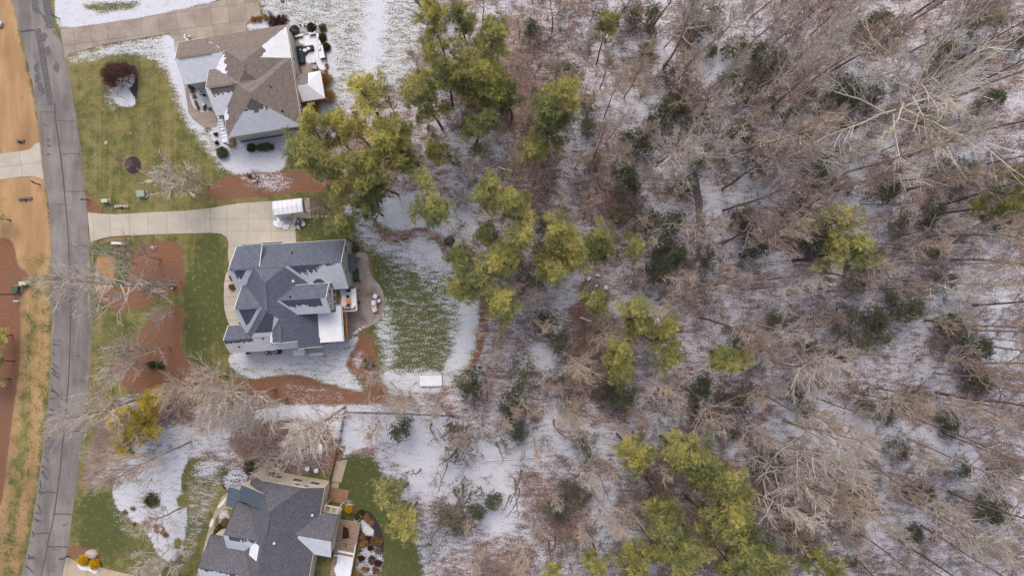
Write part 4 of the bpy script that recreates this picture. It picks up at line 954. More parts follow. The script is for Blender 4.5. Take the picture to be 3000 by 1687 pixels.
def leafcards(rng, centres, per, size, width, spread, up=0.2, ra=0.55, rb=1.0):
    """needle or leaf blades in tufts: vertex array, faces, tone per vertex"""
    V = []; F = []; T = []
    for (c, rad, tone) in centres:
        for i in range(per):
            # tuft position on the upper shell of the clump
            a = rng.uniform(0, 6.283); zz = rng.uniform(-0.55, 1); q = math.sqrt(max(0, 1 - zz*zz)); rr = rad*rng.uniform(ra, rb)
            o = Vector((math.cos(a)*q*rr, math.sin(a)*q*rr, zz*rr*0.75)); base = c + o
            n = o.normalized(); tn = min(1, max(0, tone + rng.uniform(-0.3, 0.3)))
            for m in range(spread):
                dr = (n*0.7 + Vector((rng.uniform(-1, 1), rng.uniform(-1, 1), rng.uniform(-0.6, 1) + up))).normalized()
                sd = dr.cross(Vector((rng.uniform(-1, 1), rng.uniform(-1, 1), rng.uniform(-1, 1)))).normalized()*width*0.5
                ln = size*rng.uniform(0.7, 1.2); b = len(V)
                V += [tuple(base - sd), tuple(base + sd), tuple(base + dr*ln + sd*0.5), tuple(base + dr*ln - sd*0.5)]
                F.append((b, b + 1, b + 2, b + 3)); T += [tn]*4
    return V, F, T
def leafmesh(name, V, F, T, mat):
    me = bpy.data.meshes.new(name); me.from_pydata(V, [], F); me.materials.append(mat)
    a = me.attributes.new('tone', 'FLOAT', 'POINT'); a.data.foreach_set('value', T); me.update(); return me
def pine_tree(seed, h, cr, start=0.5, nb=44):
    k = TreeKit(seed); r = k.r
    pts = k.branch((0, 0, -0.15), Vector((r.uniform(-0.04, 0.04), r.uniform(-0.04, 0.04), 1)), h*0.97, 0.22, 0.05, 12, 7, 0.03, 0.035, k.t)
    cl = []
    for i in range(nb):
        t = start + (0.985 - start)*(i + r.random())/nb; p, dr = at(pts, t); f = (t - start)/(1 - start)
        prof = ((0.6 + 1.5*f) if f < 0.3 else (1.05 - 0.75*((f - 0.3)/0.7)**1.4))*(1 + 0.28*math.sin(3*t*9 + seed))
        ln = cr*prof*r.uniform(0.6, 1.08)
        L = k.branch(p, k.side(Vector((0, 0, 1)), R(82 - 38*f + r.uniform(-10, 10))), ln, 0.06, 0.022, 4, 4, 0.5, 0.14, k.t)
        tone = r.uniform(0.22, 0.88)
        cl.append((L[-1], r.uniform(0.45, 0.85), tone))
        if ln > 1.3: 
            q, _ = at(L, 0.66); cl.append((q + Vector((r.uniform(-.5, .5), r.uniform(-.5, .5), r.uniform(0, .4))), r.uniform(0.45, 0.7), tone - 0.08))
            if r.random() < 0.6: q, _ = at(L, 0.85); cl.append((q + Vector((r.uniform(-.7, .7), r.uniform(-.7, .7), r.uniform(-.1, .4))), r.uniform(0.4, 0.65), tone))
    cl.append((pts[-1], 0.6, 0.8))
    V, F, T = leafcards(r, cl, 15, 0.46, 0.06, 8, 0.3, 0.35, 1.15)
    return k, (V, F, T)
def evergreen(seed, h, cr, dens=1.0, cone=True):
    r = random.Random(seed); k = TreeKit(seed)
    pts = k.branch((0, 0, -0.1), Vector((0, 0, 1)), h*0.95, 0.10, 0.03, 6, 5, 0, 0.04, k.t); cl = []
    for i in range(int(46*dens)):
        f = r.random()**0.8; rad = cr*((1 - f)**0.75 if cone else math.sqrt(max(0.02, 1 - (2*f - 0.9)**2)))*r.uniform(0.5, 1.0)
        a = r.uniform(0, 6.283); cl.append((Vector((rad*math.cos(a), rad*math.sin(a), h*(0.08 + 0.9*f))), r.uniform(0.35, 0.6)*min(1, cr/1.6), r.uniform(0.1, 0.75)))
    V, F, T = leafcards(r, cl, 13, 0.28, 0.07, 4, 0.2, 0.2, 1.25)
    return k, (V, F, T)

KINDS = {}
def reg(kind, parts): KINDS[kind] = parts     # list of (name, mesh)
def reg_bare(kind, k, bark, twig): reg(kind, [('trunk', k.t.mesh('trunk', bark, smooth=True)), ('crown', k.b.mesh('crown', twig, smooth=True))])
def reg_leaf(kind, kv, bark, leaf, cn='crown'):
    k, (V, F, T) = kv; reg(kind, [('trunk', k.t.mesh('trunk', bark, smooth=True)), (cn, leafmesh(cn, V, F, T, leaf))])
NB = 9
for i in range(NB):
    tall = i < 5
    kk = bare_tree(100 + i, 26 if tall else 17, (3.6, 4.2, 3.0, 4.6, 3.3, 3.4, 2.8, 3.8, 3.2)[i], start=(0.48, 0.42, 0.55, 0.4, 0.5, 0.3, 0.25, 0.28, 0.35)[i], limbs=(20, 24, 17, 24, 20, 19, 18, 21, 17)[i], r0=(0.2, 0.24, 0.16, 0.26, 0.19, 0.13, 0.11, 0.14, 0.12)[i], crook=0.10)
    tb = kk.t; bb = kk.b
    for nm, bk, tw in (('pale', 'bark_grey', 'twig_grey'), ('tan', 'bark_grey', 'twig_tan'), ('brown', 'bark_brown', 'twig_brown')):
        reg_bare(f'bare_{nm}_{i}', kk, M[bk], M[tw])
for i in range(3):   # broad yard trees
    kk = bare_tree(140 + i, 9.5, 4.3, start=0.22, limbs=20, r0=0.13, subs=7, twigs=4, low=68, high=20, twr=0.03, sr=0.045, lx=1.0)
    reg_bare(f'yard_pale_{i}', kk, M['twig_pale'], M['twig_pale']); reg_bare(f'yard_tan_{i}', kk, M['bark_grey'], M['twig_tan']); reg_bare(f'yard_brown_{i}', kk, M['bark_grey'], M['twig_brown'])
for i in range(2):
    kk = bare_tree(150 + i, 5.5, 1.9, start=0.15, limbs=13, r0=0.05, subs=5, twigs=4, low=55, high=15, twr=0.02, sr=0.03, lx=1.0)
    reg_bare(f'small_brown_{i}', kk, M['bark_grey'], M['twig_brown']); reg_bare(f'small_dark_{i}', kk, M['bark_brown'], M['twig_dark'])
kk = bare_tree(160, 25, 15.0, start=0.6, limbs=20, r0=0.5, subs=9, twigs=5, low=80, high=32, twr=0.036, crook=0.55, lk=0.36, sr=0.075, lx=1.05, lup=0.3); reg_bare('sycamore', kk, M['bark_grey'], M['bark_white'])
kk = bare_tree(161, 27, 6.5, start=0.33, limbs=30, r0=0.3, subs=7, twigs=4, low=60, high=12, twr=0.032, sr=0.055); reg_bare('big_pale_0', kk, M['bark_grey'], M['twig_pale']); reg_bare('big_tan_0', kk, M['bark_grey'], M['twig_tan'])
kk = bare_tree(162, 24, 6.0, start=0.28, limbs=30, r0=0.26, subs=7, twigs=4, low=58, high=12, twr=0.032, sr=0.055); reg_bare('big_pale_1', kk, M['bark_grey'], M['twig_pale']); reg_bare('big_tan_1', kk, M['bark_grey'], M['twig_tan'])
for i in range(3):
    kk = bare_tree(170 + i, 14 + 3*i, 1.3, start=0.6, limbs=5, r0=0.19, subs=2, twigs=1, low=70, high=50, crook=0.12, lx=1.0); reg_bare(f'snag_{i}', kk, M['bark_brown'], M['bark_brown'])
for i in range(6): reg_leaf(f'pine_{i}', pine_tree(200 + i, 22, (3.3, 2.8, 3.7, 3.0, 2.5, 3.4)[i], (0.55, 0.5, 0.58, 0.45, 0.5, 0.62)[i], (30, 27, 34, 30, 25, 28)[i]), M['bark_pine'], M['pine'])
for i in range(2): reg_leaf(f'yellowpine_{i}', pine_tree(210 + i, 22, 3.2, 0.35, 44), M['bark_pine'], M['pine_yellow'])
for i in range(4): reg_leaf(f'evergreen_{i}', evergreen(220 + i, 5.5, (1.9, 1.5, 2.2, 1.7)[i], 1.0, i % 2 == 0), M['bark_brown'], M['evergreen'])
for i in range(3): reg_leaf(f'olive_{i}', evergreen(230 + i, 4.5, (2.1, 1.7, 2.4)[i], 0.8, False), M['bark_brown'], M['olive'])
TREES = []
def plant(kind, name, x, y, sc, cat, fam, rot=None, rng=random.Random(9), zs=1.0, size='', tone='', group=None, label=None, crown_z=0.8):
    e = empty(name, (x, y, 0)); e['category'] = cat
    h = 0
    for nm, me in KINDS[kind]:
        o = link(nm, me, e); h = max(h, max((c[2] for c in me.vertices[0:0]), default=0))
    e.scale = (sc, sc, sc*zs); e.rotation_euler = (0, 0, rng.uniform(0, 6.28) if rot is None else rot)
    if group: e['group'] = group
    TREES.append(dict(o=e, fam=fam, size=size, tone=tone, x=x, y=y, z=crown_z, label=label))
    return e
def size_word(s): return 'tall' if s > 1.06 else ('slim' if s < 0.86 else 'mid-sized')
rt = random.Random(77)
occupied = []
# pines: crown pixel, crown radius in px, height
PINES = [(1272, 60, 50, 22), (1345, 12, 45, 22), (1392, 95, 62, 24), (1352, 150, 50, 20), (1420, 165, 58, 22), (1292, 205, 55, 23), (1485, 225, 62, 22), (1425, 245, 56, 20), (1258, 290, 58, 22), (1375, 385, 58, 17), (1500, 275, 40, 18), (1235, 245, 40, 18), (1290, 135, 35, 18),
         (1080, 320, 62, 22), (1150, 345, 48, 20), (1185, 425, 58, 22), (1120, 420, 50, 18), (870, 420, 62, 19), (925, 455, 50, 18), (1035, 480, 58, 21), (1110, 525, 52, 20), (1000, 510, 40, 16), (1060, 555, 46, 18), (990, 618, 42, 14), (1075, 605, 50, 15), (1255, 555, 62, 20), (1020, 365, 52, 20), (1310, 440, 40, 14), (950, 375, 45, 18), (1200, 500, 36, 16), (890, 380, 40, 17),
         (1622, 285, 55, 22), (1618, 365, 66, 20), (1570, 400, 45, 16), (1782, 95, 38, 17),
         (1440, 560, 60, 18), (1525, 610, 52, 20), (1540, 650, 48, 19), (1428, 672, 36, 14), (1352, 735, 44, 16), (1375, 810, 62, 18), (1320, 830, 40, 15), (1478, 720, 56, 18), (1480, 770, 45, 16), (1605, 770, 44, 17), (1690, 700, 58, 20), (1705, 770, 58, 18), (1785, 740, 52, 19), (1870, 702, 38, 16), (1640, 730, 36, 15), (1470, 912, 52, 17), (1778, 872, 42, 15), (1745, 690, 40, 16),
         (1905, 960, 62, 17), (1935, 1000, 50, 17), (1975, 940, 45, 15), (1820, 1070, 44, 18), (1822, 1110, 40, 16), (2165, 1055, 46, 17), (2445, 690, 58, 20), (2455, 750, 62, 19), (2995, 555, 58, 22), (2960, 590, 45, 20),
         (1850, 1330, 46, 17), (1905, 1325, 46, 17), (2010, 1350, 55, 20), (2085, 1375, 62, 22), (2140, 1420, 66, 22), (2080, 1455, 66, 22), (2165, 1490, 55, 20), (1975, 1545, 60, 20), (2010, 1610, 55, 20), (2100, 1560, 58, 21), (2060, 1610, 45, 18), (2215, 1600, 62, 22), (2260, 1640, 60, 22), (1855, 1650, 55, 17), (2200, 1530, 40, 18), (2420, 1668, 55, 22), (1765, 1675, 40, 16), (1620, 1675, 38, 15), (1950, 1480, 45, 18), (1900, 1600, 40, 16), (2140, 1650, 50, 20),
         (1160, 1480, 50, 14), (1190, 1540, 48, 14), (415, 1185, 36, 9), (385, 1240, 48, 9), (360, 1285, 46, 9), (345, 1225, 34, 8), (-14, 985, 26, 4.5), (-12, 1065, 28, 5), (-25, 1120, 28, 5), (-12, 640, 22, 4)]
for (px, py, rp, h) in PINES:
    i = rt.randrange(6); q = W(px, py, h*0.80); natural = (3.3, 2.8, 3.7, 3.0, 2.5, 3.4)[i]*1.12
    sc = max(0.55, rp*S*(H - h*0.8)/H/natural*1.38); zs = h/22/sc
    plant(f'yellowpine_{i % 2}' if px < 500 and py > 1150 else f'pine_{i}', 'pine_tree', q.x, q.y, sc, 'pine tree', 'pine', rng=rt, zs=zs, size='tall' if h >= 20 else 'short', group='pines', crown_z=h*0.8)
    occupied.append((q.x, q.y, 1.6))
# dark evergreens of the understorey (photo pixels at mid height)
k_ = 1.1646
EVG = [(1745, 60), (1790, 45), (1850, 120), (1905, 130), (1960, 150), (1420, 185), (1335, 70), (1500, 410), (1620, 560), (1625, 130), (1690, 190), (1760, 380), (2080, 390), (1925, 405), (2420, 440), (2010, 520), (1870, 560), (1660, 620), (2230, 480), (2200, 650), (2170, 700), (2280, 770), (2120, 810), (2200, 800), (1410, 860), (1320, 950), (1185, 965), (1010, 1075), (1160, 1110), (1300, 1085), (1240, 1260), (1150, 1275), (1200, 1288), (1760, 980), (1840, 1000), (1930, 1160), (1600, 1420), (2470, 960), (2490, 1290), (2300, 1340), (2200, 1000), (1370, 810), (1650, 680), (1380, 620),
       (1480, 320), (1720, 470), (1920, 270), (1860, 330), (2130, 240), (2440, 300), (2500, 250), (2350, 530), (2260, 560), (1790, 130), (1830, 200), (1880, 210), (1990, 290), (2040, 240), (2090, 300), (1680, 280), (1700, 250), (1560, 530), (1580, 450), (1905, 620), (1865, 560), (2060, 600), (1780, 1040), (1850, 1060), (2060, 960), (2110, 900), (2160, 860), (2400, 820), (2450, 880), (2380, 700), (2530, 1180), (2390, 1060), (2260, 1130), (2160, 1260), (1560, 1000), (1470, 1110), (1290, 1020), (1880, 870), (1950, 800), (2520, 560), (2560, 100), (2480, 60), (2380, 130), (2210, 60), (1640, 50), (2420, 1180), (2320, 1240), (1440, 1020), (1690, 560), (1700, 640), (1410, 300), (1610, 360), (2060, 440), (2130, 470)]
for n_, (a, c) in enumerate(EVG):
    px, py = a*k_, c*k_; i = rt.randrange(4); h = rt.uniform(3.5, 6.5); sc = h/5.5*rt.uniform(1.15, 1.55); q = W(px, py, h*0.55)
    plant(f'olive_{i % 3}' if n_ % 3 == 1 else f'evergreen_{i}', 'evergreen_tree', q.x, q.y, sc, 'evergreen tree', 'evergreen', rng=rt, zs=h/5.5/sc, size='small' if h < 5 else 'bushy', group='dark evergreens in the woods', crown_z=h*0.6)
re_ = random.Random(41); n_ = 0
while n_ < 46:
    px, py = re_.uniform(1430, 2960), re_.uniform(20, 1660)
    if (1200 < px < 1620 and 1250 < py < 1500) or (1690 < px < 1800 and 790 < py < 890): continue
    q = W(px, py); h = re_.uniform(2.6, 4.6); sc = h/4.5*re_.uniform(0.9, 1.3)
    plant(f'olive_{n_ % 3}', 'evergreen_shrub', q.x, q.y, sc, 'evergreen shrub', 'olive', rng=rt, zs=h/4.5/sc, size='low' if h < 3.6 else 'bushy', group='olive evergreen shrubs in the woods', crown_z=h*0.6); n_ += 1
# named bare trees: kind, base pixel, scale, z-scale
NAMED = [('big_pale_0', 513, 838, 0.95, 1.08, 'tall pale bare tree leaning over the road from the straw island'), ('yard_brown_0', 531, 824, 0.9, 1.35, 'pinkish brown bare tree beside the leaning pale tree in the straw island'),
         ('yard_pale_1', 512, 912, 0.62, 1.3, 'small whitish bare tree at the top of the lower straw bed'), ('yard_tan_2', 497, 1017, 0.95, 1.35, 'bare tree with a thick limb at the edge of the lower straw bed'),
         ('big_pale_1', 430, 1062, 0.62, 0.95, 'pale bare tree on the verge west of the lower straw bed'), ('big_pale_1', 432, 1160, 0.72, 1.25, 'pale bare tree reaching over the road beside the yellow pines'),
         ('big_tan_0', 560, 1292, 0.62, 1.55, 'tan twiggy tree leaning over the verge below the yellow pines'), ('big_tan_1', 470, 1230, 0.6, 1.1, 'tan bare tree just right of the yellow pines'),
         ('big_pale_0', 806, 1138, 0.85, 0.92, 'wide pale bare tree over the straw bed below the snowy side yard'), ('big_pale_1', 840, 1165, 0.75, 1.0, 'pale bare tree between the straw strip and the white strip of snow'), ('big_pale_0', 1011, 1192, 0.82, 1.0, 'large pale bare tree at the corner of the dark fence'),
         ('yard_pale_0', 905, 1300, 0.95, 1.1, 'pale bare tree just above the cream gable wall'), ('big_tan_1', 720, 1130, 0.75, 0.95, 'tan bare tree where the lower straw bed meets the side yard'),
         ('yard_pale_0', 572, 552, 1.25, 0.85, 'broad whitish bare tree on the lawn above the pale driveway'), ('small_brown_0', 393, 487, 1.0, 1.0, 'thin bare sapling in the round black mulch ring'), ('small_brown_1', 366, 288, 0.9, 1.1, 'thin bare sapling in the snowy heart-shaped bed'),
         ('small_dark_0', 762, 533, 1.0, 1.0, 'dark bare sapling in the snow-flecked straw below the brown-roofed house'), ('big_tan_0', 527, 1487, 0.5, 0.75, 'bare tree in the white island bed with its trunk over the snow'), ('yard_pale_1', 524, 1615, 1.0, 1.1, 'many-stemmed pale tree at the lower end of the white island bed'), ('yard_pale_2', 505, 1600, 0.9, 1.0, 'greyish bare tree left of the lower white island bed'),
         ('sycamore', 2470, 372, 1.0, 0.85, 'huge white-limbed sycamore spreading at the upper right'), ('big_pale_1', 2200, 510, 0.9, 1.0, 'dense pale bare tree right of the creek bend'), ('big_pale_0', 1925, 480, 0.85, 0.85, 'broad pale bare tree left of the creek'),
         ('big_tan_1', 1750, 960, 0.72, 0.7, 'tan starburst tree below the fire pit'), ('big_tan_0', 1690, 1050, 0.65, 0.7, 'tan starburst tree over the bare leaf floor at the centre'), ('big_pale_1', 2180, 1330, 1.0, 1.05, 'big pale bare tree right of the large pine clump'), ('big_pale_0', 2270, 1060, 0.9, 0.95, 'pale bare tree leaning right below the small isolated pine'),
         ('big_tan_1', 1670, 1180, 0.8, 0.9, 'tan fan-shaped tree above the snowy clearing'), ('yard_tan_0', 1120, 1090, 1.0, 1.2, 'bare tree beside the snowy platform'), ('big_tan_0', 1200, 1160, 0.62, 0.8, 'tan bare tree just below the snowy platform'), ('yard_brown_1', 1360, 590, 0.6, 0.7, 'rounded pinkish shrub-like tree in the snow by the pines'), ('big_pale_0', 1560, 880, 0.55, 0.6, 'pale bare tree left of the fire pit'), ('big_tan_1', 1110, 1230, 0.5, 0.75, 'tan bare tree inside the fence corner'),
         ('big_pale_1', 662, 1092, 0.72, 0.8, 'pale bare tree at the corner of the green side lawn and straw'), ('big_tan_0', 610, 1125, 0.62, 0.8, 'tan bare tree in the middle of the straw below the side lawn'), ('big_pale_0', 700, 1180, 0.66, 0.85, 'pale bare tree left of the white strip of snow'), ('big_tan_1', 770, 1225, 0.66, 0.9, 'tan bare tree in the leafy strip above the cream gable wall'), ('yard_pale_2', 830, 1330, 0.9, 1.0, 'pale bare tree touching the cream gable wall'), ('yard_brown_1', 470, 760, 1.05, 1.0, 'brown bare tree filling the upper straw island'), ('yard_pale_1', 420, 1000, 0.9, 1.0, 'whitish bare tree on the left of the lower straw bed'), ('big_tan_1', 330, 1140, 0.5, 0.6, 'tan bare tree on the verge below the lower straw bed'), ('yard_brown_2', 610, 545, 0.9, 0.7, 'brown bare tree at the left end of the upper straw strip'), ('big_tan_0', 350, 1320, 0.5, 0.62, 'tan bare tree at the top of the white island bed'), ('yard_brown_0', 950, 610, 0.7, 0.8, 'brown bare tree right of the carport')]
for kd, px, py, sc, zs, lb in NAMED:
    q = W(px, py); plant(kd, 'bare_tree', q.x, q.y, sc, 'bare tree', 'named', rng=rt, zs=zs, group='leafless trees', label=lb); occupied.append((q.x, q.y, 3.0))
    if kd == 'sycamore': occupied.append((W(2640, 290).x, W(2640, 290).y, 6.0)); occupied.append((q.x, q.y, 6.0))
# broken trunks standing in the snowy clearing
for n_, (px, py, sc) in enumerate([(1232, 1373, 0.75), (1343, 1312, 0.9), (1309, 1362, 0.65), (1357, 1427, 1.0), (1528, 1376, 1.0), (1508, 1405, 0.85), (1521, 1430, 0.75), (1493, 1450, 0.6), (1622, 1230, 0.9), (1640, 1255, 0.7), (1378, 1442, 0.5), (1750, 1387, 0.7), (1625, 1570, 1.0), (1645, 1510, 0.9), (1484, 1300, 0.5), (1265, 1240, 0.9), (1455, 1295, 0.7), (1800, 1400, 0.8)]):
    q = W(px, py); plant(f'snag_{n_ % 3}', 'dead_tree', q.x, q.y, sc, 'dead tree', 'snag', rng=rt, group='dead standing trees in the clearing', size='short' if sc < 0.7 else 'tall', crown_z=4); occupied.append((q.x, q.y, 1.5))
# the leafless wood
FP = np.array(FOREST, float)
def in_poly(x, y, P_):
    c = False
    for i in range(len(P_)):
        a, b_ = P_[i], P_[(i + 1) % len(P_)]
        if (a[1] > y) != (b_[1] > y) and x < (b_[0] - a[0])*(y - a[1])/(b_[1] - a[1]) + a[0]: c = not c
    return c
CLEAR = [(1250, 1370, 130), (1450, 1390, 110), (1750, 840, 55), (1150, 1250, 120), (900, 1260, 200), (700, 1250, 160), (450, 1300, 160), (1200, 650, 130), (1640, 1300, 60), (2080, 200, 50), (1590, 1050, 50), (1740, 1130, 60), (2480, 600, 50)]
cnt = 0; tries = 0
while cnt < 215 and tries < 20000:
    tries += 1
    px, py = rt.uniform(1180, 2900), rt.uniform(30, 1660)
    if px > 2350 and rt.random() < 0.15: continue
    if not in_poly(px, py, FP): continue
    if any((px - a)**2 + (py - b_)**2 < c*c for a, b_, c in CLEAR): continue
    q = W(px, py)
    if any((q.x - x)**2 + (q.y - y)**2 < (rr*1.0 + 1.0)**2 for x, y, rr in occupied): continue
    right = px > 1900
    i = rt.choice((0, 1, 2, 3, 4) if right and rt.random() < 0.66 else (5, 6, 7, 8, 0, 2)); tn = rt.choice(('pale', 'tan', 'brown', 'brown', 'pale') if right else ('tan', 'tan', 'pale', 'brown'))
    sc = rt.uniform(0.72, 1.12)*(1.0 if right else 0.82)
    plant(f'bare_{tn}_{i}', 'bare_tree', q.x, q.y, sc, 'bare tree', 'bare', rng=rt, group='leafless trees', size=size_word(sc*(1 if i < 5 else 0.8)), tone=tn, crown_z=(20 if i < 5 else 12)*sc, zs=rt.uniform(0.9, 1.15))
    occupied.append((q.x, q.y, 2.1)); cnt += 1
# west edge wood, mostly out of view
for n_ in range(9):
    q = W(rt.uniform(-90, 8), 740 + n_*95 + rt.uniform(-20, 20)); tn = 'brown'
    plant(f'bare_brown_{5 + n_ % 4}', 'bare_tree', q.x, q.y, 0.6, 'bare tree', 'west', rng=rt, group='leafless trees', size='slim', tone=tn, crown_z=7)
# leafless underbrush nobody could count
b = MB(); ru = random.Random(5); kb = TreeKit(5); kb.b = b
n_ = 0
while n_ < 2100:
    px, py = ru.uniform(1180, 3050), ru.uniform(-40, 1730)
    if not in_poly(px, py, FP): continue
    if any((px - a)**2 + (py - b_)**2 < (c*0.8)**2 for a, b_, c in CLEAR) and ru.random() < 0.85: continue
    if math.sin(px*0.011 + 1.3)*math.sin(py*0.013 + 0.4) + ru.uniform(-0.6, 0.6) < -0.05: continue
    q = W(px, py); h = ru.uniform(1.0, 3.4)
    for m in range(ru.randint(4, 7)):
        d_ = Vector((ru.uniform(-0.9, 0.9), ru.uniform(-0.9, 0.9), 1))
        L = kb.branch((q.x + ru.uniform(-.2, .2), q.y + ru.uniform(-.2, .2), -0.02), d_, h, 0.04, 0.024, 3, 3, 0.1, 0.2)
        for w_ in range(3):
            p, dr = at(L, ru.uniform(0.35, 1)); kb.branch(p, kb.side(dr, R(ru.uniform(25, 60))), h*0.4, 0.026, 0.016, 1, 3, 0.1, 0.2)
    n_ += 1
o = b.build('underbrush', M['brush'], loc=(0, 0, 0)); tag(o, 'thin leafless underbrush over the forest floor', 'underbrush', kind='stuff')
# ---------------------------------------------------------------- shrubs and small plants
def shrub(name, label, px, py, rad, h, mat, group=None, dens=60, blade=0.16, width=0.07, z0=0.0, squash=(1, 1), rz=0.0, cat='shrub', seed=None, tone=(0.2, 0.8)):
    rng = random.Random(seed if seed is not None else int(px*7 + py)); q = W(px, py, h*0.6 + z0); c0 = Vector((q.x, q.y, z0))
    e = empty(name, c0, label, cat, group); cl = []
    n = int(dens)
    for i in range(n):
        a = rng.uniform(0, 6.283); zz = rng.uniform(-0.35, 1); f = math.sqrt(max(0, 1 - zz*zz))*rng.uniform(0.75, 0.95)
        x, y = rad*f*math.cos(a)*squash[0], rad*f*math.sin(a)*squash[1]
        cl.append((Vector((x*math.cos(rz) - y*math.sin(rz), x*math.sin(rz) + y*math.cos(rz), h*(0.42 + 0.5*zz))), rad*0.28, rng.uniform(*tone)))
    V, F, T = leafcards(rng, cl, 7, blade, width, 4, 0.1)
    link('foliage', leafmesh('foliage', V, F, T, mat), e)
    b = MB()
    for k in range(4):
        a = k*1.57 + 0.4; b.tube([c0 + Vector((0, 0, -0.03)), c0 + Vector((rad*0.35*math.cos(a), rad*0.35*math.sin(a), h*0.6))], [0.04, 0.015], 5)
    b.build('stem', M['bark_brown'], e)
    return e
bx = M['boxwood']
shrub('round_shrub', 'round clipped shrub left of the spiky shrub, by the snowy seat wall', 912, 81, 0.72, 1.0, bx, 'clipped shrubs by the seat wall', 90)
shrub('spiky_shrub', 'small spiky green shrub at the corner of the snowy terrace', 945, 81, 0.5, 0.7, M['evergreen'], None, 26, 0.34, 0.06)
shrub('round_shrub', 'round clipped shrub outside the long arm of the seat wall', 944, 110, 0.55, 0.9, bx, 'clipped shrubs by the seat wall', 80)
shrub('round_shrub', 'round clipped shrub beside the snowy grill island', 956, 137, 0.55, 0.9, bx, 'clipped shrubs by the seat wall', 80)
shrub('round_shrub', 'dark round shrub below the sage wall, left of the oblong hedge', 735, 433, 0.62, 1.0, M['evergreen'], None, 80)
shrub('hedge', 'oblong dark clipped hedge below the sage wall', 776, 431, 0.75, 1.0, M['evergreen'], None, 140, squash=(1.9, 0.75), rz=R(5), cat='hedge')
shrub('leafy_shrub', 'large leafy green shrub at the corner of the green lawn below the brown-roofed house', 650, 447, 0.8, 1.2, M['evergreen'], None, 90, 0.22)
shrub('golden_shrub', 'bright golden round shrub nearest the blue mailbox', 241, 1641, 0.78, 1.2, M['golden'], 'golden shrubs', 110, 0.14)
shrub('golden_shrub', 'bright golden round shrub further from the blue mailbox', 275, 1653, 0.75, 1.1, M['golden'], 'golden shrubs', 110, 0.14)
shrub('yellow_shrub', 'small yellow shrub at the top of the mulched garden by the deck', 1021, 1491, 0.55, 0.9, M['golden'], None, 60)
shrub('maple_bush', 'dense reddish brown bush in the heart-shaped bed', 345, 218, 2.5, 2.6, M['maple'], None, 170, 0.45, 0.035, squash=(1.1, 0.72))
shrub('leafy_shrub', 'green broadleaf shrub at the end of the winding straw strip', 1316, 707, 0.75, 1.3, M['evergreen'], None, 60, 0.24, tone=(0.6, 1.0))
shrub('grass_clump', 'dry golden grass clump upper one beside the small hip-roofed porch', 958, 232, 0.75, 1.2, M['drygrass'], 'dry grass clumps', 40, 0.6, 0.04, cat='grass clump')
shrub('grass_clump', 'dry golden grass clump lower one beside the small hip-roofed porch', 965, 282, 0.8, 1.3, M['drygrass'], 'dry grass clumps', 40, 0.6, 0.04, cat='grass clump')
shrub('grass_clump', 'dry tan grass clump below the small hip-roofed porch', 918, 312, 0.9, 1.3, M['drygrass'], 'dry grass clumps', 44, 0.6, 0.04, cat='grass clump')
shrub('leafy_shrub', 'mossy green shrub under the pine right of the brown-roofed house', 915, 330, 0.9, 1.2, bx, None, 50)
shrub('leafy_shrub', 'dark green shrub by the entry wall of the brown-roofed house', 562, 253, 0.55, 0.9, M['evergreen'], None, 50)
shrub('leafy_shrub', 'olive oval shrub beside the curved tan walk', 640, 1550, 0.75, 1.0, bx, None, 60, squash=(0.6, 1.3), rz=R(-30))
shrub('grass_clump', 'rust-coloured grass clump above the olive oval shrub', 660, 1528, 0.5, 0.8, M['drygrass'], None, 30, 0.4, 0.04, cat='grass clump')
shrub('leafy_shrub', 'green shrub above the cream gable wall corner', 735, 1370, 1.1, 1.5, bx, None, 60, 0.22)
shrub('dark_shrub', 'dark green shrub in the straw peninsula', 1079, 1063, 0.75, 1.0, M['evergreen'], None, 40, 0.22)
shrub('dark_shrub', 'dark green shrub, left of a pair in the lower straw bed', 445, 1068, 0.55, 0.9, M['evergreen'], None, 40, 0.22)
shrub('dark_shrub', 'dark green shrub, right of a pair in the lower straw bed', 468, 1070, 0.5, 0.9, M['evergreen'], None, 40, 0.22)
shrub('dark_shrub', 'dark reddish shrub beside the sage wall at the terrace corner', 862, 90, 0.8, 1.1, M['maple'], None, 60, 0.25, 0.04)
shrub('dark_shrub', 'dark bush by the top eave of the brown-roofed house', 800, 66, 0.8, 1.0, M['maple'], None, 60, 0.3, 0.04)
shrub('dark_shrub', 'dark bush half under the top eave of the brown-roofed house', 826, 60, 0.8, 1.0, M['maple'], None, 60, 0.3, 0.04)
for n_, (px, py, wd) in enumerate([(742, 58, 'left'), (758, 55, 'middle'), (777, 53, 'right')]): shrub('rust_shrub', f'rust brown low shrub, {wd} of three at the driveway corner', px, py, 0.4, 0.5, M['drygrass'], 'rust shrubs at the driveway corner', 24, 0.18)
for n_, (px, py, lb) in enumerate([(563, 268, 'first'), (569, 284, 'second'), (573, 302, 'third'), (581, 316, 'fourth'), (599, 319, 'fifth'), (617, 320, 'sixth')]): shrub('dry_tuft', f'small tan dry tuft in the snowy entry bed, {lb} from the top', px, py, 0.28, 0.35, M['drygrass'], 'dry tufts in the entry bed', 14, 0.2, 0.03, cat='plant')
for n_, (px, py, lb) in enumerate([(680, 812, 'rust shrub beside the front walk, upper'), (679, 841, 'rust shrub beside the front walk, lower')]): shrub('rust_shrub', lb, px, py, 0.4, 0.6, M['drygrass'], 'rust shrubs beside the front walk', 24, 0.18)
gn = random.Random(12)
gpos = [(1040, 1497), (1060, 1500), (1047, 1510), (1075, 1515), (1085, 1530), (1062, 1570), (1080, 1575), (1095, 1580), (1108, 1585), (1066, 1592), (1085, 1605), (1105, 1612), (1058, 1635), (1090, 1640), (1108, 1650), (1048, 1680), (1070, 1665), (1100, 1670)]
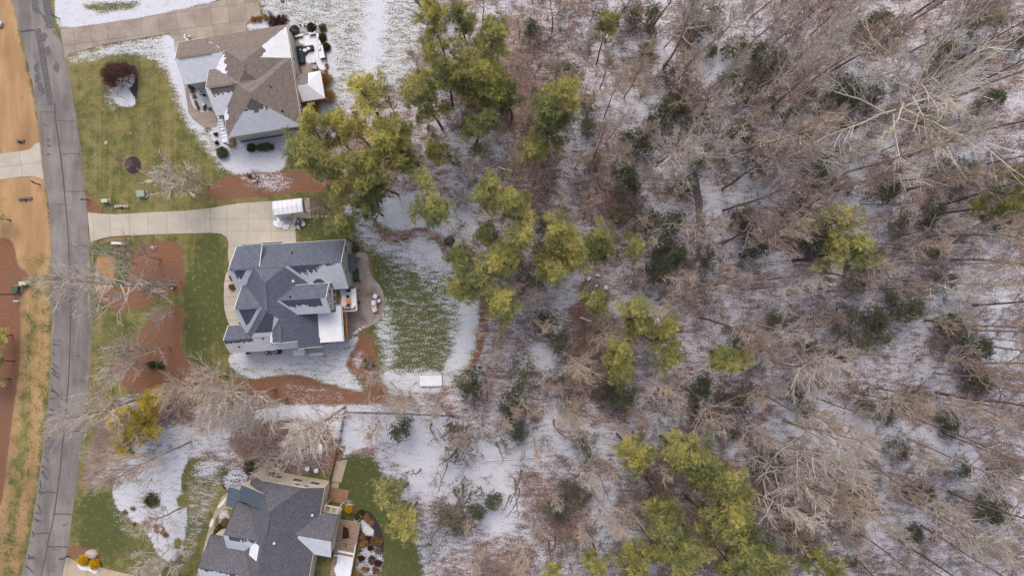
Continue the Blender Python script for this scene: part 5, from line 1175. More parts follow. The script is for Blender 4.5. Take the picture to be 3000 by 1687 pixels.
rows_ = sorted(gpos, key=lambda p: p[1])
ORD = ['first', 'second', 'third', 'fourth', 'fifth', 'sixth', 'seventh', 'eighth', 'ninth', 'tenth', 'eleventh', 'twelfth', '13th', '14th', '15th', '16th', '17th', '18th', '19th', '20th', '21st', '22nd', '23rd', '24th', '25th', '26th', '27th', '28th', '29th', '30th']
for n_, (px, py) in enumerate(rows_):
    mt = gn.choice(('drygrass', 'maple', 'boxwood', 'drygrass')); wd = {'drygrass': 'rusty', 'maple': 'dark purple', 'boxwood': 'olive'}[mt]
    shrub('garden_plant', f'{wd} low plant in the mulched garden by the deck, {ORD[n_]} from the top', px, py, gn.uniform(0.3, 0.65), gn.uniform(0.4, 0.8), M[mt], 'plants in the mulched garden', 24, 0.24, 0.05, cat='plant', seed=n_)
for n_, (px, py, lb) in enumerate([(395, 1535, 'upper left'), (455, 1540, 'left of the grey boulder'), (478, 1560, 'right of the grey boulder'), (459, 1553, 'beside the grey boulder'), (486, 1566, 'lower right'), (388, 1487, 'near the left edge'), (365, 1500, 'nearest the left edge')]):
    shrub('dry_tuft', f'rust dry tuft in the white island bed, {lb}', px, py, 0.35, 0.45, M['drygrass'], 'dry tufts in the white island bed', 16, 0.2, 0.035, cat='plant')
shrub('leafy_shrub', 'low green ground shrub mound in the white island bed', 445, 1465, 1.1, 0.5, bx, None, 50, 0.2)
for (px, py, lb) in ((632, 393, 'dark plum plant upper one beside the slatted pergola'), (636, 418, 'dark plum plant lower one beside the slatted pergola')): shrub('plum_plant', lb, px, py, 0.25, 0.4, M['maple'], 'plum plants', 16, 0.2, 0.05, cat='plant')

# ---------------------------------------------------------------- boulders and stepping stones
def boulder(label, px, py, r, sc=(1, 0.8, 0.5), mat='stone', snow=False, group=None, name='boulder'):
    rng = random.Random(int(px*3 + py)); q = W(px, py)
    b = MB(); b.ball((q.x, q.y, r*sc[2]*0.55), r, sc, 9, 6, 0, 0.13, rng); o = b.build(name, M[mat], smooth=False, loc=(q.x, q.y, 0)); tag(o, label, 'boulder', group)
    if snow: MB().ball((q.x, q.y, r*sc[2]*0.75), r*0.8, (sc[0], sc[1], sc[2]*1.02), 9, 4, 0, 0.1, rng, True).build('snow_cap', M['snow'], o, True)
for n_, (px, py, r_, lb) in enumerate([(1040, 976, 0.42, 'lowest'), (1046, 972, 0.36, 'second'), (1055, 965, 0.40, 'third'), (1066, 958, 0.36, 'highest')]): boulder(f'{lb} snow-dusted boulder of the row on the lower patio edge', px, py, r_, (1, 0.75, 0.45), 'stone', True, 'boulders on the patio edge')
boulder('grey rounded boulder in the white island bed', 473, 1547, 0.55, (1, 0.8, 0.5), 'stone_dark', True); boulder('pale round boulder in the upper straw island', 451, 726, 0.45, (1.1, 0.8, 0.5), 'stone')
boulder('large grey boulder by the golden shrubs', 272, 1620, 0.95, (1.1, 0.85, 0.5), 'stone'); boulder('small stone at the foot of the leaning pale tree', 506, 843, 0.3, (0.7, 1, 0.5), 'stone', True); boulder('pale stone by the tan gravel path', 1009, 1337, 0.25, (1, 0.9, 0.6), 'stone', True); boulder('flat clay-coloured rock on the green lawn', 311, 420, 0.35, (0.7, 1, 0.25), 'stone')
for n_, px in enumerate((918, 930, 943, 954, 968, 980, 992)):
    q = W(px, 633.5 + n_*0.2); o = MB().prism([(q.x + 0.2*math.cos(t)*(1 + 0.15*math.sin(3*t + n_)), q.y + 0.17*math.sin(t)) for t in [k*0.785 for k in range(8)]], 0, 0.05).build('stepping_stone', M['stone'], loc=(q.x, q.y, 0))
    tag(o, f'round stepping stone right of the white carport, {ORD[n_]} from the carport', 'stepping stone', 'stepping stones')
for px, py, n_ in ((1070, 722, 'upper'), (1070, 731, 'lower')):
    q = W(px, py); o = MB().prism([(q.x + 0.16*math.cos(t), q.y + 0.16*math.sin(t)) for t in [k*0.785 for k in range(8)]], 0, 0.05).build('stepping_stone', M['stone'], loc=(q.x, q.y, 0)); tag(o, f'{n_} of two stepping stones at the patio end', 'stepping stone', 'stepping stones')

# ---------------------------------------------------------------- boxes, mailboxes, posts
def utility(label, px, py, sx, sy, h, mat, rz=0, name='utility_box'):
    q = W(px, py, h); e = empty(name, (q.x, q.y, 0), label, 'utility box', 'utility boxes')
    MB().box((q.x, q.y, 0.06), (sx + 0.35, sy + 0.3, 0.12), rz).build('base', M['conc1'], e)
    MB().rbox((q.x, q.y, 0.12 + (h - 0.12)/2), (sx, sy, h - 0.12), 0.08, rz).build('cabinet', M[mat], e)
    MB().rbox((q.x, q.y, h + 0.02), (sx + 0.06, sy + 0.06, 0.08), 0.03, rz).build('lid', M[mat], e)
utility('pale green utility pedestal on the lawn nearest the pale driveway mouth', 305, 588, 0.95, 0.5, 0.8, 'palegreen', R(3)); utility('grey-green transformer box on the lawn below the mulch ring', 411, 567, 1.2, 0.95, 0.9, 'greygreen', R(2))
utility('pale green utility pedestal in the straw strip west of the road', 65, 830, 1.05, 0.5, 0.8, 'palegreen', R(3)); utility('dark green transformer box in the straw strip west of the road', 42, 846, 0.95, 0.85, 0.9, 'darkgreen')
q = W(46, 882, 0.9); e = empty('white_post', (q.x, q.y, 0), 'white capped utility marker below the dark green transformer', 'post')
MB().tube([(q.x, q.y, -0.02), (q.x, q.y, 0.85)], 0.06, 8).build('pole', M['white'], e); MB().rbox((q.x, q.y, 0.88), (0.85, 0.14, 0.1), 0.03).build('crosspiece', M['white'], e)
q = W(44, 862); e = empty('lamp_post', (q.x, q.y, 0), 'tall black lamp post leaning out of the left edge', 'lamp post')
MB().tube([(q.x, q.y, -0.05), (q.x, q.y, 5.6)], [0.09, 0.06], 8).build('pole', M['black'], e); b = MB(); b.tube([(q.x, q.y, 5.6), (q.x, q.y, 5.7), (q.x, q.y, 6.1), (q.x, q.y, 6.25)], [0.1, 0.2, 0.24, 0.05], 8); b.build('lantern', M['black'], e)
def mailbox(label, px, py, rz, mat='blue', side=-1):
    q = W(px, py); e = empty('mailbox', (q.x, q.y, 0), label, 'mailbox', 'roadside mailboxes'); dx, dy = math.cos(rz), math.sin(rz)
    MB().box((q.x, q.y, 0.6), (0.13, 0.13, 1.2), rz).build('post', M[mat], e)
    MB().box((q.x + dx*side*0.3, q.y + dy*side*0.3, 1.05), (0.8, 0.09, 0.09), rz).build('arm', M[mat], e)
    b = MB(); c = Vector((q.x + dx*side*0.42, q.y + dy*side*0.42, 1.1)); n = 8; vv = []; fs = []
    for s_ in (-1, 1):
        for k in range(n + 1):
            t = math.pi*k/n; vv.append(c + Vector((dx*s_*0.27 - dy*0.12*math.cos(t), dy*s_*0.27 + dx*0.12*math.cos(t), 0.14 + 0.14*math.sin(t))))
        vv += [c + Vector((dx*s_*0.27 + dy*0.12, dy*s_*0.27 - dx*0.12, 0)), c + Vector((dx*s_*0.27 - dy*0.12, dy*s_*0.27 + dx*0.12, 0))]
    m_ = n + 3
    for k in range(n): fs.append((k, k + 1, m_ + k + 1, m_ + k))
    fs += [tuple(range(m_)), tuple(range(2*m_ - 1, m_ - 1, -1))]
    b.add(vv, fs); b.build('box', M[mat], e)
mailbox('dark blue mailbox in the straw corner by the pale driveway mouth', 262, 587, R(3)); mailbox('dark mailbox by the apron west of the road', 118, 541, R(-35), 'black', -1); mailbox('blue mailbox by the golden shrubs', 201, 1627, R(5)); mailbox('dark mailbox on the snowy verge by the top driveway', 174, 56, R(-25), 'blue', -1)
# culvert ends: low stone headwalls
def headwall(label, px, py, w_, rz, mat='stone', snow=False):
    q = W(px, py); e = empty('headwall', (q.x, q.y, 0), label, 'headwall', 'culvert headwalls'); dx, dy = math.cos(rz), math.sin(rz); n = max(4, int(w_/0.4))
    rg = random.Random(int(px))
    for k in range(n):
        t = (k + 0.5)/n - 0.5; MB().rbox((q.x + dx*t*w_, q.y + dy*t*w_ - 0.12*abs(t)*2, 0.17), (w_/n*0.93, 0.42 + rg.uniform(-.08, .08), 0.36 + rg.uniform(-.06, .06)), 0.05, rz + rg.uniform(-0.06, 0.06)).build('stone', M[mat], e)
    b = MB(); b.tube([(q.x + dy*0.15, q.y - dx*0.15, 0.12), (q.x + dy*0.45, q.y - dx*0.45, 0.12)], 0.16, 10); b.build('pipe', M['black'], e)
    if snow: MB().rbox((q.x - dx*0.3, q.y - dy*0.3 - 0.02, 0.37), (w_*0.7, 0.36, 0.05), 0.02, rz).build('snow_cap', M['snow'], e)
headwall('tan stone culvert headwall on the lawn above the pale driveway', 358, 604, 2.3, R(0)); headwall('snow-dusted stone culvert headwall below the pale driveway', 350, 713, 2.3, R(-3), 'stone', True); headwall('stone culvert headwall on the tan verge west of the road', 76, 581, 2.2, R(5), 'stone_dark'); headwall('low stone culvert headwall on the tan verge at the apron corner', 62, 412, 1.2, R(0), 'stone_dark')
q = W(3, 73); e = empty('verge_marker', (q.x, q.y, 0), 'snow-dusted boulder and post at the far left edge near the top', 'boulder'); b = MB(); b.ball((q.x, q.y, 0.25), 0.55, (0.9, 1.1, 0.6), 9, 6, 0, 0.12, random.Random(4)); b.build('rock', M['stone'], e); MB().ball((q.x, q.y + 0.1, 0.42), 0.4, (1, 1, 0.5), 9, 4, half=True).build('snow_cap', M['snow'], e, True)

# ---------------------------------------------------------------- white carport
def PXu(px, py, z): return W(px, py, z)
zc = 2.5; c4 = [W(796, 590.5, zc), W(884.5, 580, zc), W(889, 621, zc), W(800.5, 631.5, zc)]
e = empty('carport', W(845, 607), 'white snow-topped carport at the end of the pale driveway', 'carport')
rc = sum(c4, Vector())/4; ax = (c4[1] - c4[0]).normalized(); ay = (c4[0] - c4[3]).normalized(); Lc = (c4[1] - c4[0]).length; Wc = (c4[0] - c4[3]).length; rz = math.atan2(ax.y, ax.x)
b = MB(); vv = []
for s_, z_ in ((-0.5, 2.42), (0, 2.62), (0.5, 2.42)):
    for t in (-0.5, 0.5): p = rc + ax*t*Lc + ay*s_*Wc; vv.append((p.x, p.y, z_))
for s_, z_ in ((-0.5, 2.34), (0, 2.52), (0.5, 2.34)):
    for t in (-0.5, 0.5): p = rc + ax*t*Lc + ay*s_*Wc; vv.append((p.x, p.y, z_))
b.add(vv, [(0, 1, 3, 2), (2, 3, 5, 4), (7, 6, 8, 9), (9, 8, 10, 11), (0, 6, 7, 1), (4, 5, 11, 10), (0, 2, 8, 6), (2, 4, 10, 8), (1, 7, 9, 3), (3, 9, 11, 5)]); rf = b.build('roof', M['greybox'], e)
b = MB(); g = random.Random(8); nn = 24; vv = []; fs = []
for i in range(nn + 1):
    for j in range(13):
        t = i/nn - 0.5; s_ = j/12 - 0.5; p = rc + ax*t*Lc*0.985 + ay*s_*Wc*0.97; vv.append((p.x, p.y, 2.42 + 0.2*(1 - abs(s_)*2) + 0.035 + g.uniform(0, 0.05)))
for i in range(nn):
    for j in range(12): fs.append((i*13 + j, i*13 + 13 + j, i*13 + 14 + j, i*13 + 1 + j))
b.add(vv, fs).build('roof_snow', M['snow'], rf, True)
for k in range(7):   # roof ribs showing through the snow
    t = -0.46 + k*0.92/6; p0 = rc + ax*t*Lc
    MB().tube([tuple(p0 + ay*s_*Wc + Vector((0, 0, 2.47 + 0.2*(1 - abs(s_)*2) - p0.z))) for s_ in (-0.5, 0, 0.5)], 0.035, 5).build('rib', M['greybox'], rf)
for t in (-0.47, 0, 0.47):
    for s_ in (-0.47, 0.47): p = rc + ax*t*Lc + ay*s_*Wc; MB().box((p.x, p.y, 1.18), (0.1, 0.1, 2.36), rz).build('post', M['white'], e)
b = MB(); p = rc + ax*0.47*Lc; b.box((p.x, p.y, 1.6), (0.05, Wc*0.94, 1.5), rz); b.build('end_panel', M['greybox'], e)
b = MB(); p = rc - ay*0.47*Wc; b.box((p.x, p.y, 1.9), (Lc*0.94, 0.04, 0.9), rz); b.build('side_panel', M['greybox'], e)
for s_ in (-0.5, 0.5):
    p0 = rc + ax*0.5*Lc + ay*s_*Wc; MB().tube([(p0.x, p0.y, 2.38), (p0.x + 0.1, p0.y, 1.2), (p0.x + 0.15, p0.y, 0.05)], 0.05, 6).build('guy_strut', M['charcoal'], e)
# covered pile and snow heap beside it
e = empty('covered_pile', W(835, 648), 'snow-covered tarp heap below the carport', 'tarp'); g = random.Random(2)
b = MB(); q = W(830, 645); b.ball((q.x, q.y, 0.0), 1.5, (1.25, 0.7, 0.35), 14, 6, 0, 0.10, g, True); b.build('tarp', M['greybox'], e); b = MB(); q = W(822, 652); b.ball((q.x, q.y, 0.1), 1.2, (0.9, 0.8, 0.42), 12, 6, 0, 0.16, g, True); q = W(838, 662); b.ball((q.x, q.y, 0.05), 0.75, (1, 0.8, 0.5), 10, 5, 0, 0.16, g, True); b.build('snow', M['snow'], e)
for k, (a, c) in enumerate((((842, 634), (866, 628)), ((838, 641), (852, 638)))): MB().tube([W(*a, 0.7), W(*c, 0.75)], 0.06, 6).build('plank', M['red'] if k else M['wood'], e)
e = empty('brush_pile', W(877, 655), 'snow-dusted brush pile beside the tarp heap', 'brush pile'); kb2 = TreeKit(31); c0 = W(877, 655)
for k in range(90):
    a = g.uniform(0, 6.28); rr = g.uniform(0, 0.75); kb2.branch((c0.x + rr*math.cos(a), c0.y + rr*math.sin(a), g.uniform(0.05, 0.4)), Vector((g.uniform(-1, 1), g.uniform(-1, 1), g.uniform(-0.1, 0.4))), 0.7, 0.03, 0.015, 2, 4, 0, 0.3)
kb2.b.build('branches', M['twig_dark'], e); b = MB()
for k in range(45): a = g.uniform(0, 6.28); rr = 0.95*math.sqrt(g.random()); b.ball((c0.x + rr*math.cos(a), c0.y + rr*1.05*math.sin(a), 0.42 - 0.25*rr), g.uniform(0.06, 0.14), (1.4, 1, 0.4), 6, 4)
b.build('snow', M['snow'], e)

# ---------------------------------------------------------------- patio things behind the grey-roofed house
def armchair(label, px, py, rz, mat, snow=True, s=1.0, group='patio chairs', z=0.06):
    q = W(px, py, 0.5 + z); e = empty('armchair', (q.x, q.y, z), label, 'armchair', group); rot = Matrix.Rotation(rz, 3, 'Z')
    P3 = lambda x, y, zz: rot @ Vector((x*s, y*s, 0)) + Vector((q.x, q.y, z + zz*s))
    MB().rbox(P3(0, 0, 0.36), (0.8*s, 0.8*s, 0.18*s), 0.05, rz).build('seat', M[mat], e); MB().rbox(P3(-0.36, 0, 0.62), (0.16*s, 0.8*s, 0.55*s), 0.05, rz).build('backrest', M[mat], e)
    for k in (-1, 1): MB().rbox(P3(0.02, k*0.4, 0.5), (0.72*s, 0.1*s, 0.1*s), 0.03, rz).build('armrest', M[mat], e)
    for k in (-1, 1):
        for m in (-1, 1): MB().box(P3(0.33*m, 0.36*k, 0.15), (0.07*s, 0.07*s, 0.3*s), rz).build('leg', M['charcoal'], e)
    if snow: MB().rbox(P3(0.06, 0, 0.5), (0.62*s, 0.66*s, 0.12*s), 0.05, rz).build('snow', M['snow'], e)
armchair('snow-topped armchair on the brown patio, uppermost of three', 1100, 868, R(150), 'greybox'); armchair('snow-topped armchair on the brown patio, middle of three', 1096, 887, R(180), 'greybox', True, 1.15); armchair('cream-cushioned armchair on the brown patio, lowest of three', 1097, 905, R(195), 'siding3', False, 1.1)
def side_table(label, px, py, r_, h, mat, snow=True, name='side_table', z=0.06):
    q = W(px, py, h); e = empty(name, (q.x, q.y, z), label, 'table'); MB().tube([(q.x, q.y, h - 0.05), (q.x, q.y, h)], r_, 14).build('top', M[mat], e); MB().tube([(q.x, q.y, z - 0.01), (q.x, q.y, h - 0.04)], 0.05, 8).build('leg', M[mat], e); MB().tube([(q.x, q.y, z - 0.01), (q.x, q.y, z + 0.04)], r_*0.6, 12).build('foot', M[mat], e)
    if snow: MB().ball((q.x, q.y, h), r_*0.92, (1, 1, 0.3), 12, 4, half=True).build('snow', M['snow'], e, True)
side_table('small snowy side table between the patio armchairs', 1109, 881, 0.35, 0.5, 'greybox')
def sofa(label, px, py, L_, D_, h, rz, mat, name='covered_sofa', z=0.06, cat='sofa'):
    q = W(px, py, h*0.7); e = empty(name, (q.x, q.y, z), label, cat); rot = Matrix.Rotation(rz, 3, 'Z'); P3 = lambda x, y, zz: rot @ Vector((x, y, 0)) + Vector((q.x, q.y, z + zz))
    MB().rbox(P3(0, 0, h*0.26), (L_, D_, h*0.52), 0.08, rz).build('seat', M[mat], e); MB().rbox(P3(0, D_*0.38, h*0.5), (L_, D_*0.26, h), 0.08, rz).build('backrest', M[mat], e)
    for k in (-1, 1): MB().rbox(P3(k*(L_/2 - 0.1), 0, h*0.36), (0.2, D_*0.98, h*0.72), 0.06, rz).build('armrest', M[mat], e)
    return e
sofa('long dark green covered sofa against the gable wall on the patio', 1044, 803, 1.75, 0.6, 0.85, R(90 + 3), 'darkgreen')
e = empty('outdoor_mat', W(1055, 757, 0), 'tan outdoor mat with a dark low bench at the top of the patio', 'mat'); q = W(1055, 757)
MB().box((q.x, q.y, 0.07), (1.45, 0.75, 0.02), R(-3)).build('mat', M['conc3'], e); b = MB(); b.box((q.x, q.y, 0.085), (1.2, 0.5, 0.012), R(-3)); b.build('border', M['patio'], e); q2 = W(1048, 758); MB().rbox((q2.x, q2.y, 0.23), (0.7, 0.4, 0.3), 0.04, R(-3)).build('bench', M['stone_dark'], e)
def pot(label, px, py, r_, h, mat='charcoal', z=0.06, group='pots', plant_m=None):
    q = W(px, py, h*0.5); e = empty('planter', (q.x, q.y, z), label, 'planter', group); MB().tube([(q.x, q.y, z), (q.x, q.y, z + h*0.85), (q.x, q.y, z + h)], [r_*0.7, r_, r_*1.08], 12).build('pot', M[mat], e)
    V, F, T = leafcards(random.Random(int(px)), [(Vector((0, 0, h*1.05)), r_*0.9, 0.5)], 24, 0.2, 0.04, 3, 0.5); link('plant', leafmesh('plant', V, F, T, M[plant_m or 'drygrass']), e)
pot('small dark planter on the patio in front of the deck', 1052, 886, 0.2, 0.45); pot('dark planter at the end of the green covered sofa', 1042, 823, 0.25, 0.5); pot('small planter beside the green covered sofa', 1054, 823, 0.2, 0.35)
# deck furniture
z_ = 2.73
q = W(1019, 850, z_ + 0.8); e = empty('grill', (q.x, q.y, z_ - 0.02), 'navy covered grill on the snowy deck', 'grill'); MB().rbox((q.x, q.y, z_ + 0.42), (0.5, 0.55, 0.85), 0.1, h2.th).build('cover', M['navy'], e); MB().rbox((q.x, q.y - 0.5, z_ + 0.36), (0.45, 0.4, 0.08), 0.03, h2.th).build('side_shelf', M['snow'], e); MB().box((q.x, q.y - 0.5, z_ + 0.16), (0.1, 0.1, 0.34)).build('shelf_leg', M['navy'], e)
q = W(1019.5, 881, z_ + 0.7); e = empty('table', (q.x, q.y, z_ - 0.02), 'orange wood table on the snowy deck', 'table'); MB().rbox((q.x, q.y, z_ + 0.7), (0.62, 0.95, 0.06), 0.02, h2.th).build('top', M['orange'], e)
for i in (-1, 1):
    for j in (-1, 1): MB().box((q.x + i*0.25, q.y + j*0.4, z_ + 0.33), (0.06, 0.06, 0.68), h2.th).build('leg', M['orange'], e)
for k, (px, py) in enumerate(((1019, 869.5), (1021, 893))):
    q = W(px, py, z_ + 0.4); e = empty('deck_chair', (q.x, q.y, z_ - 0.02), ('dark chair above the orange table on the deck', 'dark chair below the orange table on the deck')[k], 'chair', 'deck chairs'); MB().rbox((q.x, q.y, z_ + 0.4), (0.5, 0.42, 0.08), 0.02).build('seat', M['charcoal'], e); MB().box((q.x, q.y + (0.2 if k == 0 else -0.2), z_ + 0.62), (0.5, 0.06, 0.4)).build('backrest', M['charcoal'], e)
    for i in (-1, 1):
        for j in (-1, 1): MB().box((q.x + i*0.2, q.y + j*0.16, z_ + 0.18), (0.04, 0.04, 0.38)).build('leg', M['charcoal'], e)
# air conditioners and bins by the lower wall
for k, (px, py, lb) in enumerate(((783, 1032, 'square grey air conditioner under the snowy lower eave'), (812, 1029, 'round dark air conditioner right of the snowy lower eave'))):
    q = W(px, py, 0.8); e = empty('air_conditioner', (q.x, q.y, 0), lb, 'air conditioner', 'air conditioners'); MB().box((q.x, q.y, 0.05), (1.05, 1.05, 0.1)).build('pad', M['conc1'], e)
    if k: MB().tube([(q.x, q.y, 0.1), (q.x, q.y, 0.75), (q.x, q.y, 0.82)], [0.48, 0.48, 0.42], 16).build('case', M['charcoal'], e)
    else: MB().rbox((q.x, q.y, 0.45), (0.9, 0.8, 0.7), 0.06).build('case', M['greybox'], e)
    b = MB(); b.tube([(q.x, q.y, 0.8), (q.x, q.y, 0.84)], 0.34, 14); b.build('fan_grille', M['black'], e); MB().ball((q.x - 0.1, q.y - 0.05, 0.84), 0.16, (1.2, 1, 0.4), 8, 4, half=True).build('snow', M['snow'], e, True)
q = W(727, 1034, 0.4); e = empty('vent_box', (q.x, q.y, 0), 'small grey meter box under the snowy lower eave', 'utility box'); MB().rbox((q.x, q.y, 0.3), (0.42, 0.3, 0.6), 0.04).build('cabinet', M['greybox'], e); MB().box((q.x, q.y, 0.62), (0.46, 0.34, 0.05)).build('lid', M['charcoal'], e)

# ---------------------------------------------------------------- terrace of the brown-roofed house
def seg_wall(label, pts, wd, h, name='seat_wall'):
    e = empty(name, W(*pts[0]), label, 'seat wall')
    for k in range(len(pts) - 1):
        a, c = W(*pts[k], h), W(*pts[k + 1], h); dr = c - a; L_ = dr.length; n = max(1, int(L_/0.8)); rz_ = math.atan2(dr.y, dr.x)
        for i in range(n):
            m = a + dr*((i + 0.5)/n); MB().box((m.x, m.y, h/2), (L_/n - 0.01, wd, h), rz_).build('block', M['stone_dark'], e)
        m = (a + c)/2; MB().rbox((m.x, m.y, h + 0.05), (L_ + wd*0.8, wd*0.96, 0.1), 0.04, rz_).build('snow', M['snow'], e)
seg_wall('L-shaped snow-capped stone seat wall on the terrace', [(907, 99.5), (928, 95), (937, 130)], 0.42, 0.5); seg_wall('short snow-capped stone wall by the sage wall', [(866, 107), (885, 103)], 0.36, 0.5)
a, c = W(937, 133, 0.95), W(945, 171, 0.95); m = (a + c)/2; dr = c - a; rz = math.atan2(dr.y, dr.x); L_ = dr.length
e = empty('grill_island', (m.x, m.y, 0), 'snow-topped grill island on the terrace', 'grill island'); MB().rbox((m.x, m.y, 0.45), (L_, 0.85, 0.9), 0.04, rz).build('counter', M['stone_dark'], e); MB().rbox((m.x, m.y, 0.93), (L_*0.97, 0.8, 0.07), 0.03, rz).build('snow', M['snow'], e); p = a + dr*0.25; b = MB(); MB().rbox((p.x - 0.15, p.y, 1.08), (0.75, 0.42, 0.24), 0.1, rz).build('grill_lid', M['steel'], e)
e = empty('covered_sectional', W(885, 160), 'L-shaped sectional sofa under a dark cover, flecked with snow', 'sofa'); rzh = h1.th
for (px, py, L_, D_, nm) in ((880, 160, 1.0, 2.9, 'long_side'), (897, 142, 2.3, 0.85, 'short_side')):
    q = W(px, py, 0.6); MB().rbox((q.x, q.y, 0.3), (L_, D_, 0.6), 0.12, rzh).build(nm, M['charcoal'], e)
q = W(872, 160, 0.8); MB().rbox((q.x + 0.12, q.y, 0.4), (0.3, 2.9, 0.8), 0.1, rzh).build('back_cover', M['navy'], e); q = W(890, 152, 0.5); MB().rbox((q.x, q.y, 0.24), (0.9, 0.9, 0.5), 0.08, rzh + 0.6).build('ottoman_cover', M['charcoal'], e)
for px, py, r_ in ((903, 143, 0.3), (893, 148, 0.33), (880, 146, 0.14)): q = W(px, py, 0.62); MB().ball((q.x, q.y, 0.58), r_, (1.1, 0.9, 0.3), 9, 4, half=True).build('snow', M['snow'], e, True)
armchair('grey cushioned chair beside the small hip-roofed porch', 921, 197, R(80), 'greybox', False, 1.0, 'terrace chairs', 0.04); side_table('small square grey table near the small hip-roofed porch', 917, 180, 0.38, 0.45, 'stone_dark', True, z=0.04); pot('reddish planter at the terrace edge', 958, 194, 0.3, 0.45, 'red', 0.0, None); pot('navy planter beside the small hip-roofed porch', 955, 213, 0.28, 0.5, 'navy', 0.0, None)
for px, py, lb in ((792, 42, 'slate blue round lid near the top eave'),):
    q = W(px, py, 0.3); e = empty('rain_barrel', (q.x, q.y, 0), 'slate blue barrel by the bushes at the top eave', 'barrel'); MB().tube([(q.x, q.y, 0), (q.x, q.y, 0.4), (q.x, q.y, 0.8)], [0.28, 0.34, 0.3], 12).build('body', M['greybox'], e); MB().tube([(q.x, q.y, 0.8), (q.x, q.y, 0.85)], 0.32, 12).build('lid', M['bluegrey'], e)
q = W(827, 3, 0.2); e = empty('ring_planter', (q.x, q.y, 0), 'dark ring-shaped planter at the top edge', 'planter'); b = MB(); n = 16; vv = []
for k in range(n):
    for m in range(6): t, p_ = 6.283*k/n, 6.283*m/6; rr = 0.24 + 0.07*math.cos(p_); vv.append((q.x + rr*math.cos(t), q.y + rr*math.sin(t), 0.08 + 0.07*math.sin(p_)))
b.add(vv, [(k*6 + m, ((k + 1) % n)*6 + m, ((k + 1) % n)*6 + (m + 1) % 6, k*6 + (m + 1) % 6) for k in range(n) for m in range(6)]); b.build('ring', M['navy'], e)
for (px, py, lb) in ((879, 74, 'left small dark lantern in the snow above the terrace'), (892, 76, 'right small dark lantern in the snow above the terrace')):
    q = W(px, py, 0.3); e = empty('lantern', (q.x, q.y, 0), lb, 'lantern', 'garden lanterns'); MB().box((q.x, q.y, 0.2), (0.2, 0.2, 0.4)).build('case', M['charcoal'], e); MB().tube([(q.x, q.y, 0.4), (q.x, q.y, 0.52)], [0.16, 0.03], 4).build('cap', M['black'], e)
# lamp and urn in the entry bed
q = W(589, 274, 1.2); e = empty('bird_bath', (q.x, q.y, 0), 'black bowl on a stand in the snowy entry bed', 'bird bath'); b = MB(); b.tube([(q.x, q.y, 0.0), (q.x, q.y, 0.05), (q.x, q.y, 0.9)], [0.25, 0.07, 0.05], 10); b.build('stand', M['black'], e); b = MB(); b.tube([(q.x, q.y, 0.85), (q.x, q.y, 0.95), (q.x, q.y, 1.08)], [0.1, 0.28, 0.33], 14); b.build('bowl', M['black'], e)
MB().ball((q.x, q.y, 1.06), 0.2, (1, 1, 0.3), 10, 4, half=True).build('snow', M['snow'], e, True)
q = W(595, 306, 0.7); e = empty('urn', (q.x, q.y, 0), 'snow-filled urn in the snowy entry bed', 'urn'); b = MB(); b.tube([(q.x, q.y, 0), (q.x, q.y, 0.08), (q.x, q.y, 0.2), (q.x, q.y, 0.45), (q.x, q.y, 0.7)], [0.24, 0.22, 0.12, 0.33, 0.36], 14); b.build('body', M['charcoal'], e); MB().ball((q.x, q.y, 0.68), 0.32, (1, 1, 0.35), 12, 4, half=True).build('snow', M['snow'], e, True)
q = W(547, 110, 0.7); e = empty('planter', (q.x, q.y, 0.05), 'snow-covered planter with dry foliage on the brown driveway corner', 'planter'); b = MB(); b.tube([(q.x, q.y, 0.05), (q.x, q.y, 0.5), (q.x, q.y, 0.6)], [0.35, 0.5, 0.55], 12); b.build('pot', M['stone_dark'], e); g = random.Random(6); b = MB()
for k in range(14): a = g.uniform(0, 6.28); rr = g.uniform(0.1, 0.5); b.ball((q.x + rr*math.cos(a), q.y + rr*math.sin(a), 0.62), g.uniform(0.1, 0.2), (1, 1, 0.7), 7, 5)
b.build('snow', M['snow'], e); b = MB()
for k in range(8): a = g.uniform(0, 6.28); b.tube([(q.x, q.y, 0.6), (q.x + 0.25*math.cos(a), q.y + 0.25*math.sin(a), 0.95)], [0.05, 0.02], 4)
b.build('stems', M['drygrass'], e)
# slatted pergola along the front
e = empty('pergola', W(650, 380), 'slatted pergola with snow on every slat along the brown-roofed house front', 'pergola'); zp = 2.9
PA = [(628, 306), (636, 340), (645, 378), (652, 417)]; PB = [(641, 304), (652, 338), (660, 374), (669, 411)]
aa = along(PA, 14); cc = along(PB, 14)
for k in range(14):
    a, c = W(*aa[k], zp), W(*cc[k], zp); m = (a + c)/2; dr = c - a; rz = math.atan2(dr.y, dr.x)
    s_ = MB().box((m.x, m.y, zp), (dr.length + 0.1, 0.12, 0.14), rz).build('slat', M['greybox'], e); MB().rbox((m.x, m.y, zp + 0.11), (dr.length + 0.02, 0.34, 0.09), 0.03, rz).build('slat_snow', M['snow'], e)
for pl in (PA, PB): MB().tube([W(*p, zp - 0.14) for p in pl], 0.08, 6).build('beam', M['greybox'], e)
for p in (PA[0], PA[2], PA[3], PB[3]): q = W(*p, zp - 0.2); MB().box((q.x, q.y, (zp - 0.2)/2), (0.16, 0.16, zp - 0.2), h1.th).build('post', M['greybox'], e)
q = W(658, 424, 0.5); e = empty('wood_steps', (q.x, q.y, 0), 'brown wood steps at the lower left corner of the brown-roofed house', 'steps'); 
for k in range(3): p = W(676 + k*6, 422 - k*2); MB().rbox((p.x, p.y, 0.12 + k*0.15), (0.42, 1.2, 0.24 + k*0.3), 0.02, h1.th).build('tread', M['wood'], e)

